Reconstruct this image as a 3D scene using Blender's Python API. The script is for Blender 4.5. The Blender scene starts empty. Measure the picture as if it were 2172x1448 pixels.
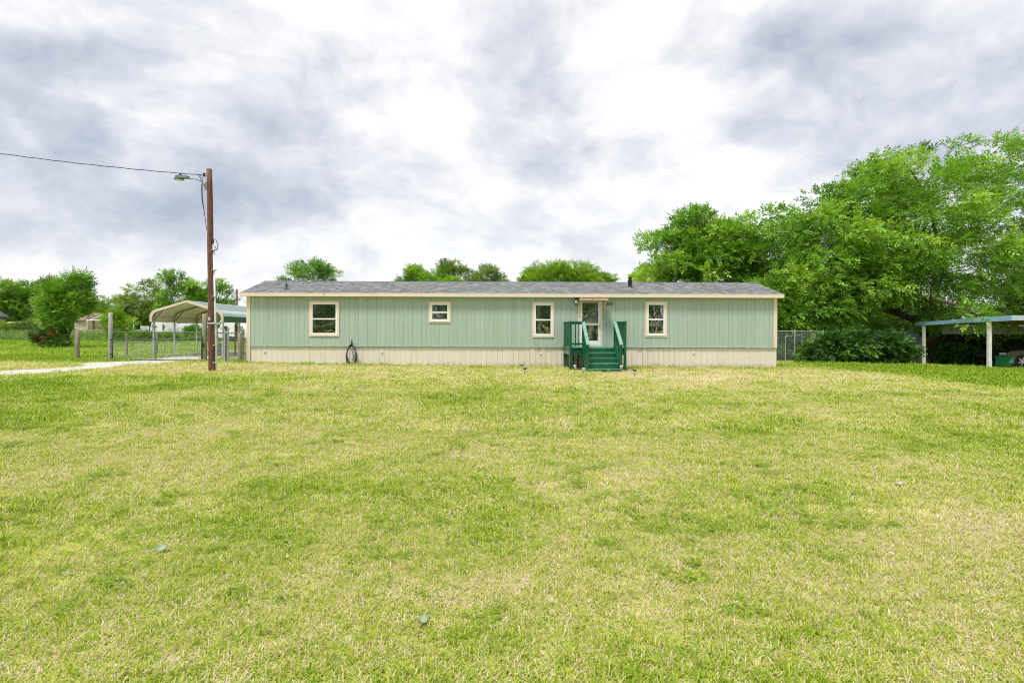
import bpy, math, random
import numpy as np
from mathutils import Vector, Matrix
R = math.radians
random.seed(7)
rng = np.random.default_rng(7)
scene = bpy.context.scene
COL = scene.collection

# ------------------------------------------------------------------ camera
F = 1113.0            # focal length in pixels of the 2172-wide photograph
cam = bpy.data.cameras.new('camera')
cam.sensor_width = 36.0
cam.lens = F / 2172 * 36
cam.shift_x = 37 / 2172
cam.shift_y = -22 / 2172
cam.clip_start = 0.05
cam.clip_end = 4000
camo = bpy.data.objects.new('camera', cam)
camo.location = (0, 0, 1.5)
camo.rotation_euler = (R(90), -0.0035, 0)
COL.objects.link(camo)
scene.camera = camo

# ------------------------------------------------------------------ exposure
EXPO = 1.6
scene.view_settings.view_transform = 'Standard'
scene.view_settings.look = 'None'
scene.view_settings.exposure = EXPO
scene.view_settings.gamma = 1
scene.view_settings.use_curve_mapping = False
scene.cycles.use_denoising = True
scene.cycles.denoising_prefilter = 'FAST'
scene.cycles.filter_width = 1.05
scene.cycles.max_bounces = 5
scene.cycles.diffuse_bounces = 3
scene.cycles.glossy_bounces = 3
scene.cycles.transmission_bounces = 3
scene.cycles.use_adaptive_sampling = True
scene.cycles.adaptive_threshold = .02
scene.cycles.transparent_max_bounces = 4

# ------------------------------------------------------------------ sun
SUN_ELEV, SUN_AZ = 66, 215          # azimuth clockwise from +Y: behind the camera, to its left
sun = bpy.data.lights.new('sun', 'SUN')
sun.energy = 1.5
sun.angle = R(12)
sun.color = (1.0, 0.965, 0.90)
suno = bpy.data.objects.new('sun', sun)
a, e = R(SUN_AZ), R(SUN_ELEV)
sdir = Vector((math.sin(a) * math.cos(e), math.cos(a) * math.cos(e), math.sin(e)))
suno.rotation_euler = sdir.to_track_quat('Z', 'Y').to_euler()
suno.location = sdir * 60
COL.objects.link(suno)

# ------------------------------------------------------------------ world: broken overcast over a Nishita sky
world = bpy.data.worlds.new('World')
scene.world = world
world.use_nodes = True
wt = world.node_tree
wt.nodes.clear()
class NT:
    def __init__(s, tree): s.t = tree
    def n(s, typ, **kw):
        nd = s.t.nodes.new(typ)
        for k, v in kw.items():
            setattr(nd, k, v)
        return nd
    def l(s, a, b): s.t.links.new(a, b)
    def val(s, sock, v):
        if hasattr(v, 'links') or isinstance(v, bpy.types.NodeSocket): s.l(v, sock)
        else: sock.default_value = v
    def math(s, op, a, b=None, c=None, clamp=False):
        nd = s.n('ShaderNodeMath', operation=op, use_clamp=clamp)
        s.val(nd.inputs[0], a)
        if b is not None: s.val(nd.inputs[1], b)
        if c is not None: s.val(nd.inputs[2], c)
        return nd.outputs[0]
    def vmath(s, op, a, b=None, out=0):
        nd = s.n('ShaderNodeVectorMath', operation=op)
        s.val(nd.inputs[0], a)
        if b is not None: s.val(nd.inputs[1], b)
        return nd.outputs[out]
    def noise(s, vec, scale, detail=4, rough=.5, dist=0, out='Fac'):
        nd = s.n('ShaderNodeTexNoise')
        s.l(vec, nd.inputs['Vector'])
        nd.inputs['Scale'].default_value = scale
        nd.inputs['Detail'].default_value = detail
        nd.inputs['Roughness'].default_value = rough
        nd.inputs['Distortion'].default_value = dist
        return nd.outputs[out]
    def ramp(s, fac, stops, interp='LINEAR'):
        nd = s.n('ShaderNodeValToRGB')
        cr = nd.color_ramp
        cr.interpolation = interp
        while len(cr.elements) < len(stops): cr.elements.new(0.5)
        for el, (p, c) in zip(cr.elements, stops):
            el.position = p
            el.color = (*c, 1) if len(c) == 3 else c
        s.val(nd.inputs[0], fac)
        return nd.outputs[0]
    def mix(s, fac, a, b, blend='MIX'):
        nd = s.n('ShaderNodeMix', data_type='RGBA', blend_type=blend)
        s.val(nd.inputs[0], fac); s.val(nd.inputs[6], a); s.val(nd.inputs[7], b)
        return nd.outputs[2]
    def mapr(s, v, a, b, c, d, smooth=False):
        nd = s.n('ShaderNodeMapRange')
        if smooth: nd.interpolation_type = 'SMOOTHSTEP'
        s.val(nd.inputs[0], v)
        for i, x in enumerate((a, b, c, d)): s.val(nd.inputs[i + 1], x)
        return nd.outputs[0]

def pix_dir(px, py):
    v = Vector(((px - 1049) / F, 1, (702 + .0035 * (px - 1049) - py) / F))
    return v.normalized()

w = NT(wt)
tc = w.n('ShaderNodeTexCoord').outputs['Generated']
dirn = w.vmath('NORMALIZE', tc)
sp = w.n('ShaderNodeSeparateXYZ'); w.l(dirn, sp.inputs[0])
uvv = w.vmath('ADD', w.vmath('MULTIPLY', dirn, (1.0, 1.0, 1.55)), (3.1, 1.7, 0.35))
warp = w.vmath('SUBTRACT', w.noise(uvv, 3.2, 4, .55, 0, 'Color'), (.5, .5, .5))
uvw = w.vmath('ADD', uvv, w.vmath('MULTIPLY', warp, (.22, .22, .16)))
n1 = w.noise(uvw, 2.3, 7, .52)
n2 = w.noise(w.vmath('ADD', uvw, (5.3, 2.2, 9.1)), 5.5, 7, .55)
n2u = w.noise(w.vmath('ADD', uvw, (5.3, 2.2, 9.1 + .075)), 5.5, 5, .5)
n3 = w.noise(w.vmath('ADD', uvw, (1.3, 8.2, 4.1)), 15, 6, .58)
cloud = w.math('MULTIPLY_ADD', w.math('SUBTRACT', n1, .5), 1.05, .655)
cloud = w.math('MULTIPLY_ADD', w.math('SUBTRACT', n2, .5), 0.80, cloud)
cloud = w.math('MULTIPLY_ADD', w.math('SUBTRACT', n2, n2u), 1.15, cloud)
cloud = w.math('MULTIPLY_ADD', w.math('SUBTRACT', n3, .5), 0.26, cloud)
# the darker and brighter cloud masses that stand in view
dwarp = w.vmath('NORMALIZE', w.vmath('ADD', dirn, w.vmath('MULTIPLY', w.noise(uvv, 5.0, 6, .6, 0, 'Color'), (.20, .20, .20))))
off = Vector((.10, .10, .10))
masses = [(40, 260, 17, -.15), (210, 300, 12, -.08), (560, 300, 11, -.15), (700, 370, 9, -.20), (1150, 290, 6, -.27),
          (1120, 170, 9, -.13), (1730, 235, 8, -.16), (1640, 60, 8, -.16), (1990, 120, 10, -.17), (1420, 190, 9, .26), (1350, 330, 9, .12),
          (760, 60, 9, .14), (300, 120, 9, .05), (2050, 40, 8, .10), (1600, 300, 7, .10), (950, 480, 12, .14), (350, 480, 12, .12), (80, 90, 8, -.08)]
for px, py, rad, amt in masses:
    d = (pix_dir(px, py) + off).normalized()
    dot = w.vmath('DOT_PRODUCT', dwarp, tuple(d), out='Value')
    m = w.mapr(dot, math.cos(R(rad * 1.15)), math.cos(R(rad * .12)), 0, 1, True)
    cloud = w.math('MULTIPLY_ADD', m, amt * .74, cloud)
ccol = w.ramp(cloud, [(-.0, (.46, .51, .60)), (.34, (.66, .695, .765)), (.52, (.80, .81, .86)), (.66, (.91, .91, .935)), (.84, (1.03, 1.03, 1.03))], 'LINEAR')
sky = w.n('ShaderNodeTexSky', sky_type='NISHITA')
sky.sun_disc = False
sky.sun_elevation = R(SUN_ELEV)
sky.sun_rotation = R(SUN_AZ)
ccol = w.mix(1.0, ccol, (10 / 2 ** EXPO,) * 3 + (1,), 'MULTIPLY')
final = w.mix(.05, ccol, sky.outputs[0])
bg = w.n('ShaderNodeBackground'); w.l(final, bg.inputs[0]); bg.inputs[1].default_value = 0.1
wo = w.n('ShaderNodeOutputWorld'); w.l(bg.outputs[0], wo.inputs[0])

# ------------------------------------------------------------------ helpers
def X(px, Y): return (px - 1049) / F * Y
def Z(px, py, Y): return 1.5 + (702 + .0035 * (px - 1049) - py) / F * Y

_tab = {}
def vnoise(x, y, scale, seed=0, octv=4, rough=.5):
    x = np.asarray(x, float) * scale; y = np.asarray(y, float) * scale
    out = np.zeros_like(x); amp = 1.; tot = 0.
    for o in range(octv):
        key = (seed, o)
        if key not in _tab: _tab[key] = np.random.default_rng(seed * 31 + o).random((128, 128))
        t = _tab[key]
        xi = np.floor(x).astype(int); yi = np.floor(y).astype(int)
        fx = x - xi; fy = y - yi
        fx = fx * fx * (3 - 2 * fx); fy = fy * fy * (3 - 2 * fy)
        g = lambda i, j: t[(xi + i) % 128, (yi + j) % 128]
        out += amp * ((g(0, 0) * (1 - fx) + g(1, 0) * fx) * (1 - fy) + (g(0, 1) * (1 - fx) + g(1, 1) * fx) * fy)
        tot += amp; amp *= rough; x = x * 2.03 + 7.1; y = y * 2.03 + 3.7
    return out / tot

def zg(x, y):
    x = np.asarray(x, float); y = np.asarray(y, float)
    b = np.interp(x, [-60, -30, -11, 0, 12, 18, 24, 32, 60], [.18, .15, .07, -.085, -.10, -.14, -.27, -.33, -.4])
    return b * np.clip((y + 2) / 22, 0, 1) + (vnoise(x, y, .35, 11, 3) - .5) * .035
def zgf(x, y): return float(zg(np.array([x]), np.array([y]))[0])

def smooth01(v, a, b):
    t = np.clip((v - a) / (b - a), 0, 1); return t * t * (3 - 2 * t)

def dryness(x, y):
    d = (vnoise(x, y, .16, 21, 4, .55) - .5) * .42 + (vnoise(x, y, 1.0, 22, 5, .7) - .5) * .95 + .485
    d -= .20 * smooth01(-x, 3.5, 9) * smooth01(y, 3.5, 6) * (1 - smooth01(y, 15, 19))
    d += .14 * np.exp(-((x - 8) / 7) ** 2 - ((y - 18) / 4.5) ** 2)
    d += .12 * smooth01(y, 15, 19) * (1 - smooth01(y, 21.5, 22.6))
    d += .12 * np.exp(-((x + 8) / 5) ** 2 - ((y - 19.5) / 2.2) ** 2)
    d += .10 * np.exp(-((x - 3.2) / 2) ** 2 - ((y - 4.0) / 1.6) ** 2)
    edge = 14.6 + (vnoise(y, y * 0, .5, 5, 2) - .5) * 1.2
    right = smooth01(x - edge, -.8, 1.2) * smooth01(y, 12.5, 15.5)
    left = smooth01(y, 21.3, 23.2) * smooth01(-x, 15.5, 18.5) + smooth01(y, 26, 29) * smooth01(-x, 10, 12)
    far = smooth01(y, 28, 31)
    g = np.clip(np.maximum(np.maximum(right, left), far), 0, 1)
    d = d * (1 - g) + g * (.02 + (vnoise(x, y, .6, 23, 3) - .5) * .25)
    strip = np.exp(-((y - 22.75) / .30) ** 2) * (np.abs(x - .8) < 12)
    d -= .22 * strip
    return np.clip(d, -.2, 1.2)

# driveway of pale gravel: signed mask
DRV = np.array([(-27, 9.5), (-20, 13.2), (-15.6, 15.6), (-14.9, 18.5), (-15.2, 21), (-15.3, 24), (-15.2, 27), (-15.7, 30), (-15.7, 34)])
DRW = np.array([1.6, 1.6, 1.6, 1.3, 1.4, 1.7, 1.9, 1.6, 1.4])
def drive(x, y):
    x = np.asarray(x, float); y = np.asarray(y, float)
    best = np.full(x.shape, -9.)
    for i in range(len(DRV) - 1):
        a, b = DRV[i], DRV[i + 1]; ab = b - a
        t = np.clip(((x - a[0]) * ab[0] + (y - a[1]) * ab[1]) / (ab @ ab), 0, 1)
        dd = np.hypot(x - a[0] - t * ab[0], y - a[1] - t * ab[1])
        best = np.maximum(best, 1 - dd / (DRW[i] * (1 - t) + DRW[i + 1] * t))
    return best + (vnoise(x, y, .45, 31, 4, .6) - .5) * 3.3

class MB:
    def __init__(s): s.v = []; s.f = []; s.m = []; s.cur = 0
    def add(s, verts, faces):
        o = len(s.v); s.v += [tuple(p) for p in verts]
        s.f += [tuple(i + o for i in f) for f in faces]; s.m += [s.cur] * len(faces); return s
    def mat(s, i): s.cur = i; return s
    def box(s, x0, x1, y0, y1, z0, z1):
        v = [(x, y, z) for z in (z0, z1) for y in (y0, y1) for x in (x0, x1)]
        return s.add(v, [(0, 2, 3, 1), (4, 5, 7, 6), (0, 1, 5, 4), (2, 6, 7, 3), (0, 4, 6, 2), (1, 3, 7, 5)])
    def obox(s, p0, p1, wx, wz, up=(0, 0, 1)):
        p0 = Vector(p0); p1 = Vector(p1); d = (p1 - p0).normalized(); up = Vector(up)
        if abs(d.dot(up)) > .95: up = Vector((0, 1, 0))
        sd = d.cross(up).normalized() * wx / 2; u = sd.cross(d).normalized() * wz / 2
        v = [p + a * sd + b * u for p in (p0, p1) for a, b in ((-1, -1), (1, -1), (1, 1), (-1, 1))]
        return s.add(v, [(0, 1, 2, 3), (7, 6, 5, 4), (0, 4, 5, 1), (1, 5, 6, 2), (2, 6, 7, 3), (3, 7, 4, 0)])
    def tube(s, pts, r, n=8, caps=True):
        pts = [Vector(p) for p in pts]
        rs = r if isinstance(r, (list, tuple)) else [r] * len(pts)
        o = len(s.v); prev = None
        for i, p in enumerate(pts):
            d = (pts[min(i + 1, len(pts) - 1)] - pts[max(i - 1, 0)]).normalized()
            if prev is None:
                ref = Vector((0, 0, 1)) if abs(d.z) < .9 else Vector((1, 0, 0))
                u = d.cross(ref).normalized()
            else:
                u = (prev - d * prev.dot(d)).normalized()
            prev = u; v2 = d.cross(u)
            for k in range(n):
                t = 2 * math.pi * k / n
                s.v.append(tuple(p + (u * math.cos(t) + v2 * math.sin(t)) * rs[i]))
        for i in range(len(pts) - 1):
            for k in range(n):
                k2 = (k + 1) % n
                s.f.append((o + i * n + k, o + i * n + k2, o + (i + 1) * n + k2, o + (i + 1) * n + k)); s.m.append(s.cur)
        if caps:
            s.f.append(tuple(o + k for k in range(n))[::-1]); s.m.append(s.cur)
            e = o + (len(pts) - 1) * n
            s.f.append(tuple(e + k for k in range(n))); s.m.append(s.cur)
        return s
    def lathe(s, c, prof, n=12):
        c = Vector(c); o = len(s.v)
        for r, z in prof:
            for k in range(n):
                t = 2 * math.pi * k / n
                s.v.append((c.x + r * math.cos(t), c.y + r * math.sin(t), c.z + z))
        for i in range(len(prof) - 1):
            for k in range(n):
                k2 = (k + 1) % n
                s.f.append((o + i * n + k, o + i * n + k2, o + (i + 1) * n + k2, o + (i + 1) * n + k)); s.m.append(s.cur)
        s.f.append(tuple(o + k for k in range(n))[::-1]); s.m.append(s.cur)
        e = o + (len(prof) - 1) * n
        s.f.append(tuple(e + k for k in range(n))); s.m.append(s.cur)
        return s
    def prism(s, poly, a0, a1, axis='y'):
        n = len(poly)
        if axis == 'y': v = [(p[0], a, p[1]) for a in (a0, a1) for p in poly]
        elif axis == 'x': v = [(a, p[0], p[1]) for a in (a0, a1) for p in poly]
        else: v = [(p[0], p[1], a) for a in (a0, a1) for p in poly]
        f = [tuple(range(n)), tuple(range(2 * n - 1, n - 1, -1))]
        f += [(i, i + n, (i + 1) % n + n, (i + 1) % n) for i in range(n)]
        return s.add(v, f)
    def build(s, name, mats, parent=None, smooth=False, local=False):
        me = bpy.data.meshes.new(name)
        off = Vector((0, 0, 0))
        if parent is not None and not local: off = wloc(parent)
        me.from_pydata([(p[0] - off.x, p[1] - off.y, p[2] - off.z) for p in s.v], [], s.f)
        mats = mats if isinstance(mats, (list, tuple)) else [mats]
        for m in mats: me.materials.append(m)
        if len(mats) > 1: me.polygons.foreach_set('material_index', s.m)
        if smooth: me.polygons.foreach_set('use_smooth', [True] * len(me.polygons))
        me.validate(); 
        # consistent outward normals
        import bmesh
        bm = bmesh.new(); bm.from_mesh(me); bmesh.ops.recalc_face_normals(bm, faces=bm.faces); bm.to_mesh(me); bm.free()
        me.update()
        return link(name, me, parent)

def wloc(o):
    p = Vector((0, 0, 0))
    while o is not None:
        p = p + Vector(o.location); o = o.parent
    return p
def link(name, me, parent=None, loc=(0, 0, 0)):
    o = bpy.data.objects.new(name, me); COL.objects.link(o); o.parent = parent; o.location = loc
    return o
def tag(o, label=None, cat=None, group=None, kind=None):
    if label: o['label'] = label
    if cat: o['category'] = cat
    if group: o['group'] = group
    if kind: o['kind'] = kind
    return o
def thing(name, label, cat, loc, group=None):
    o = bpy.data.objects.new(name, None); COL.objects.link(o); o.location = loc
    o.empty_display_size = .2
    return tag(o, label, cat, group)
def copy_tree(o, parent=None):
    c = o.copy(); COL.objects.link(c); c.parent = parent
    for ch in list(o.children): copy_tree(ch, c)
    return c
def bx(name, m, parent, *a):
    return MB().box(*a).build(name, m, parent)

# ------------------------------------------------------------------ materials
def mat(name, col, col2=None, nscale=4., rough=.6, metal=0., bump=0., bscale=40., stretch=(1, 1, 1), jit=0., spec=.4, thr=(.35, .65), detail=5, dirt=None):
    m = bpy.data.materials.new(name); m.use_nodes = True
    t = NT(m.node_tree); m.node_tree.nodes.clear()
    p = t.n('ShaderNodeBsdfPrincipled'); o = t.n('ShaderNodeOutputMaterial'); t.l(p.outputs[0], o.inputs[0])
    p.inputs['Roughness'].default_value = rough; p.inputs['Metallic'].default_value = metal
    p.inputs['Specular IOR Level'].default_value = spec
    pos = t.n('ShaderNodeNewGeometry').outputs['Position']
    pv = t.vmath('MULTIPLY', pos, tuple(stretch))
    c = (*col, 1)
    if col2 is not None:
        nz = t.noise(pv, nscale, detail, .6)
        c = t.mix(t.mapr(nz, thr[0], thr[1], 0, 1, True), (*col, 1), (*col2, 1))
    if dirt is not None:     # (colour, scale, lo, hi, strength)
        nz = t.noise(t.vmath('ADD', pv, (7.7, 3.3, 5.5)), dirt[1], 6, .65)
        c = t.mix(t.mapr(nz, dirt[2], dirt[3], 0, dirt[4], True), c, (*dirt[0], 1))
    if jit:
        oi = t.n('ShaderNodeObjectInfo').outputs['Random']
        g = t.mapr(oi, 0, 1, 1 - jit, 1 + jit)
        hs = t.n('ShaderNodeHueSaturation'); t.val(hs.inputs['Value'], g); t.val(hs.inputs['Color'], c); c = hs.outputs[0]
    t.val(p.inputs['Base Color'], c)
    if bump:
        b = t.n('ShaderNodeBump'); b.inputs['Strength'].default_value = bump; b.inputs['Distance'].default_value = .02
        t.l(t.noise(pv, bscale, 4, .6), b.inputs['Height']); t.l(b.outputs[0], p.inputs['Normal'])
    return m

M = {}
M['siding'] = mat('siding_paint', (.345, .435, .37), (.37, .46, .395), 1.3, .75, bump=.25, bscale=60, stretch=(3, 3, .35), jit=.035, spec=.2, dirt=((.265, .345, .285), .9, .56, .78, .45))
M['siding_back'] = mat('siding_core', (.28, .36, .29), rough=.8, spec=.2)
M['skirt'] = mat('skirting_vinyl', (.66, .605, .535), (.69, .635, .56), 1.7, .55, stretch=(1.5, 1.5, .5), jit=.025, spec=.3, dirt=((.42, .36, .27), 1.6, .62, .82, .5))
M['cream'] = mat('cream_trim_paint', (.66, .575, .465), (.69, .61, .50), 2.0, .6, jit=.02, spec=.3, bump=.1, dirt=((.40, .31, .20), 2.3, .63, .80, .55))
M['white'] = mat('white_vinyl', (.80, .79, .77), (.77, .76, .74), 3, .4, spec=.4)
M['dripgreen'] = mat('pale_green_trim', (.42, .50, .41), (.38, .46, .37), 3, .6)
M['porch'] = mat('green_porch_paint', (.004, .082, .035), (.006, .105, .048), 5, .24, jit=.08, spec=.5, bump=.15, bscale=70, dirt=((.05, .10, .07), 6, .66, .85, .4))
M['porch_skylit'] = mat('skylit_porch_top_paint', (.055, .185, .115), (.10, .26, .18), 4, .5, jit=.06, thr=(.4, .6))  # skylight on treads and deck boards, painted in as a paler green
M['rail_sheen'] = mat('sheen_stair_rail_paint', (.13, .27, .21), (.18, .33, .27), 4, .5)  # pale sky sheen of the stair rails put into their colour
M['darkwood'] = mat('bare_underdeck_wood', (.10, .065, .045), (.16, .11, .08), 6, .85, stretch=(3, 3, .6))
M['black'] = mat('black_plastic', (.012, .012, .013), rough=.5)
M['hose'] = mat('grey_hose_rubber', (.055, .062, .075), (.10, .11, .13), 9, .45)
M['chrome'] = mat('galvanised_metal', (.45, .48, .49), (.36, .39, .40), 8, .5, .35, jit=.06)
M['galv'] = mat('galvanised_steel', (.42, .46, .46), (.33, .37, .37), 5, .55, .25, jit=.05)
M['gategreen'] = mat('green_gate_steel', (.035, .075, .07), (.06, .11, .10), 6, .45, .1)
M['polewood'] = mat('creosoted_pole_wood', (.10, .040, .026), (.235, .115, .08), 5, .75, stretch=(14, 14, .5), bump=.9, bscale=16, thr=(.40, .62), dirt=((.035, .013, .010), 3.2, .5, .72, .85))
M['postwood'] = mat('weathered_post_wood', (.30, .28, .22), (.19, .165, .12), 5, .9, stretch=(6, 6, .5), bump=.6, bscale=25, dirt=((.17, .20, .10), 3, .5, .75, .6))
M['greypost'] = mat('silvered_post_wood', (.36, .365, .34), (.26, .26, .235), 5, .85, stretch=(6, 6, .4), bump=.5, bscale=25)
M['oldwood'] = mat('old_grey_boards', (.17, .14, .10), (.27, .22, .15), 5, .9, stretch=(5, 5, .5), jit=.25, bump=.5)
M['pvc'] = mat('white_conduit', (.66, .68, .70), rough=.5)
M['cable'] = mat('black_cable', (.02, .02, .022), rough=.6)
M['lampgrey'] = mat('lamp_grey_metal', (.20, .23, .24), rough=.5, metal=.3)
M['lampglass'] = mat('solar_lamp_plastic', (.62, .66, .68), rough=.25, spec=.6)
M['carportroof'] = mat('carport_pale_roof', (.36, .44, .42), (.41, .48, .46), 1.2, .4, .0, stretch=(3, .3, 3), jit=.04)
M['carportin'] = mat('carport_beige_underside', (.68, .64, .52), (.63, .59, .48), 2, .55)
M['carportgreen'] = mat('carport_green_band', (.02, .13, .075), rough=.45)
M['carporttrim'] = mat('carport_beige_trim', (.60, .52, .41), rough=.5)
M['bow'] = mat('carport_frame_steel', (.17, .15, .12), (.25, .23, .19), 6, .6, .2)
M['blue'] = mat('blue_plastic', (.02, .20, .52), rough=.4)
M['rust'] = mat('rusty_corrugated_sheet', (.30, .14, .08), (.50, .33, .25), 9, .7)
M['pinktrim'] = mat('faded_awning_board', (.68, .54, .42), (.74, .60, .48), 5, .7)
M['rawwood'] = mat('pale_bracket_wood', (.52, .38, .23), (.62, .47, .30), 8, .8)
M['bluefascia'] = mat('blue_painted_fascia', (.20, .37, .50), (.27, .44, .55), 2.2, .5, jit=.05, dirt=((.42, .48, .52), 2.6, .55, .75, .5))
M['palefascia'] = mat('pale_metal_fascia', (.40, .50, .62), (.36, .45, .55), 2, .45)
M['greypanel'] = mat('grey_valance_metal', (.26, .31, .32), (.33, .38, .38), 2, .5)
M['peelwhite'] = mat('peeling_white_paint', (.70, .70, .66), (.62, .61, .56), 4, .7, dirt=((.28, .15, .08), 9, .66, .74, .9), stretch=(2, 2, 1))
M['darkroof'] = mat('dark_shed_roof', (.05, .05, .06), (.09, .09, .10), 5, .8)
M['tan'] = mat('tan_house_wall', (.50, .44, .33), (.46, .40, .30), 2, .8)
M['greysiding'] = mat('grey_house_siding', (.36, .345, .315), (.32, .305, .28), 2, .8)
M['brownroof'] = mat('brown_roof', (.22, .145, .11), (.30, .20, .15), 3, .85)
M['brown'] = mat('brown_wood', (.11, .06, .04), (.16, .09, .06), 5, .85)
M['stone'] = mat('grey_stone_blocks', (.20, .18, .165), (.32, .29, .26), 4, .9, jit=.25)
M['rvwhite'] = mat('white_fibreglass', (.78, .78, .78), (.72, .72, .71), 1.5, .4)
M['rvgrey'] = mat('trailer_grey', (.38, .38, .40), rough=.5)
M['tyre'] = mat('tyre_rubber', (.018, .018, .018), rough=.8)
M['carpaint'] = mat('dark_car_paint', (.010, .011, .013), rough=.22, spec=.6)
M['alloy'] = mat('alloy_wheel', (.55, .55, .56), rough=.35, metal=.6)
M['bin'] = mat('green_bin_plastic', (.012, .19, .055), (.018, .23, .07), 5, .45)
M['binmark'] = mat('pale_bin_emblem', (.12, .48, .42), rough=.5)
M['redlight'] = mat('red_tail_lens', (.5, .03, .02), rough=.2)
M['blacktarp'] = mat('black_shade_cloth', (.008, .008, .008), rough=.9)
M['tanfence'] = mat('tan_back_fence', (.22, .14, .07), (.15, .095, .05), 6, .9, jit=.15)
M['zinc'] = mat('corrugated_zinc', (.42, .47, .50), (.30, .34, .36), 4, .4, .5)
M['bark'] = mat('tree_bark', (.050, .038, .028), (.105, .085, .065), 7, .9, bump=.6, bscale=14, stretch=(3, 3, .8))
M['stone_gravel'] = mat('limestone_gravel', (.60, .58, .53), (.42, .40, .35), 14, .9, jit=0)
M['green_tarp'] = mat('green_tarpaulin', (.06, .30, .10), (.09, .36, .13), 2, .6)

def splash(m):      # dried mud spatter on the lowest hand's breadth of the skirting
    t = NT(m.node_tree); p = next(n for n in m.node_tree.nodes if n.type == 'BSDF_PRINCIPLED')
    src = p.inputs['Base Color'].links[0].from_socket
    pos = t.n('ShaderNodeNewGeometry').outputs['Position']
    sx = t.n('ShaderNodeSeparateXYZ'); t.l(pos, sx.inputs[0])
    hgt_ = t.math('ADD', sx.outputs[2], t.math('MULTIPLY', t.math('SUBTRACT', t.noise(pos, 4.5, 6, .7), .5), .55))
    t.l(t.mix(t.mapr(hgt_, .16, -.06, 0, .55, True), src, (.34, .27, .18, 1)), p.inputs['Base Color'])
splash(M['skirt'])
def glass_mat():
    m = bpy.data.materials.new('window_glass'); m.use_nodes = True
    t = NT(m.node_tree); p = m.node_tree.nodes['Principled BSDF']
    p.inputs['Base Color'].default_value = (.012, .018, .015, 1)
    p.inputs['Roughness'].default_value = .03
    p.inputs['IOR'].default_value = 2.7
    p.inputs['Specular IOR Level'].default_value = .75
    pos = t.n('ShaderNodeNewGeometry').outputs['Position']
    oi = t.n('ShaderNodeObjectInfo').outputs['Random']
    cx = t.n('ShaderNodeCombineXYZ'); t.l(t.math('MULTIPLY', oi, 40), cx.inputs[0])
    pv = t.vmath('ADD', pos, cx.outputs[0])
    b = t.n('ShaderNodeBump'); b.inputs['Strength'].default_value = .5; b.inputs['Distance'].default_value = .02
    t.l(t.noise(pv, 3.0, 3, .6, .6), b.inputs['Height']); t.l(b.outputs[0], p.inputs['Normal'])
    return m
M['glass'] = glass_mat()

def attr(t, name, typ='GEOMETRY'):
    nd = t.n('ShaderNodeAttribute', attribute_name=name, attribute_type=typ); return nd.outputs['Fac']

def leaf_mat(name, dark, mid, light, trans=.35, rough=.5):
    m = bpy.data.materials.new(name); m.use_nodes = True
    t = NT(m.node_tree); m.node_tree.nodes.clear()
    c = t.ramp(attr(t, 'tint'), [(0, dark), (.5, mid), (1, light)])
    p = t.n('ShaderNodeBsdfPrincipled'); t.l(c, p.inputs['Base Color'])
    p.inputs['Roughness'].default_value = rough; p.inputs['Specular IOR Level'].default_value = .35
    tr = t.n('ShaderNodeBsdfTranslucent')
    t.l(t.mix(1.0, c, (1.35, 1.30, .55, 1), 'MULTIPLY'), tr.inputs[0])
    mx = t.n('ShaderNodeMixShader'); mx.inputs[0].default_value = trans
    t.l(p.outputs[0], mx.inputs[1]); t.l(tr.outputs[0], mx.inputs[2])
    o = t.n('ShaderNodeOutputMaterial'); t.l(mx.outputs[0], o.inputs[0])
    return m
M['leaf_fresh'] = leaf_mat('fresh_green_leaves', (.050, .145, .014), (.15, .335, .026), (.35, .55, .075), .28)
M['leaf_mid'] = leaf_mat('mid_green_leaves', (.040, .12, .010), (.12, .28, .016), (.28, .46, .035), .24)
M['leaf_yellow'] = leaf_mat('yellow_green_leaves', (.10, .22, .015), (.20, .36, .02), (.32, .48, .04))
M['leaf_olive'] = leaf_mat('olive_green_leaves', (.07, .14, .025), (.16, .26, .045), (.27, .38, .07))
M['leaf_dark'] = leaf_mat('dark_shrub_leaves', (.020, .070, .012), (.055, .155, .02), (.15, .30, .035), .2)
M['leaf_weed'] = leaf_mat('weed_leaves', (.10, .18, .05), (.18, .29, .09), (.28, .40, .14))
M['rose'] = leaf_mat('red_rose_petals', (.10, .004, .006), (.20, .008, .012), (.36, .02, .03), .15)

def lawn_color(t, dry, tintv, pos):
    nz = t.noise(pos, 9, 4, .6)
    v = t.math('ADD', t.math('MULTIPLY', t.math('SUBTRACT', nz, .5), .9), dry)
    v = t.math('ADD', v, t.math('MULTIPLY', t.math('SUBTRACT', tintv, .5), 1.15))
    return t.ramp(v, [(.0, (.19, .33, .012)), (.22, (.31, .44, .022)), (.46, (.48, .54, .062)), (.66, (.57, .57, .17)), (.84, (.65, .565, .32)), (1.0, (.72, .62, .45))])

def grass_mat():
    m = bpy.data.materials.new('grass_blades'); m.use_nodes = True
    t = NT(m.node_tree); m.node_tree.nodes.clear()
    pos = t.n('ShaderNodeNewGeometry').outputs['Position']
    c = lawn_color(t, attr(t, 'dry', 'INSTANCER'), attr(t, 'tint'), pos)
    p = t.n('ShaderNodeBsdfPrincipled'); t.l(c, p.inputs['Base Color'])
    p.inputs['Roughness'].default_value = .6; p.inputs['Specular IOR Level'].default_value = .25
    tr = t.n('ShaderNodeBsdfTranslucent'); t.l(c, tr.inputs[0])
    mx = t.n('ShaderNodeMixShader'); mx.inputs[0].default_value = .35
    t.l(p.outputs[0], mx.inputs[1]); t.l(tr.outputs[0], mx.inputs[2])
    o = t.n('ShaderNodeOutputMaterial'); t.l(mx.outputs[0], o.inputs[0])
    return m
M['grass'] = grass_mat()

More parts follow.
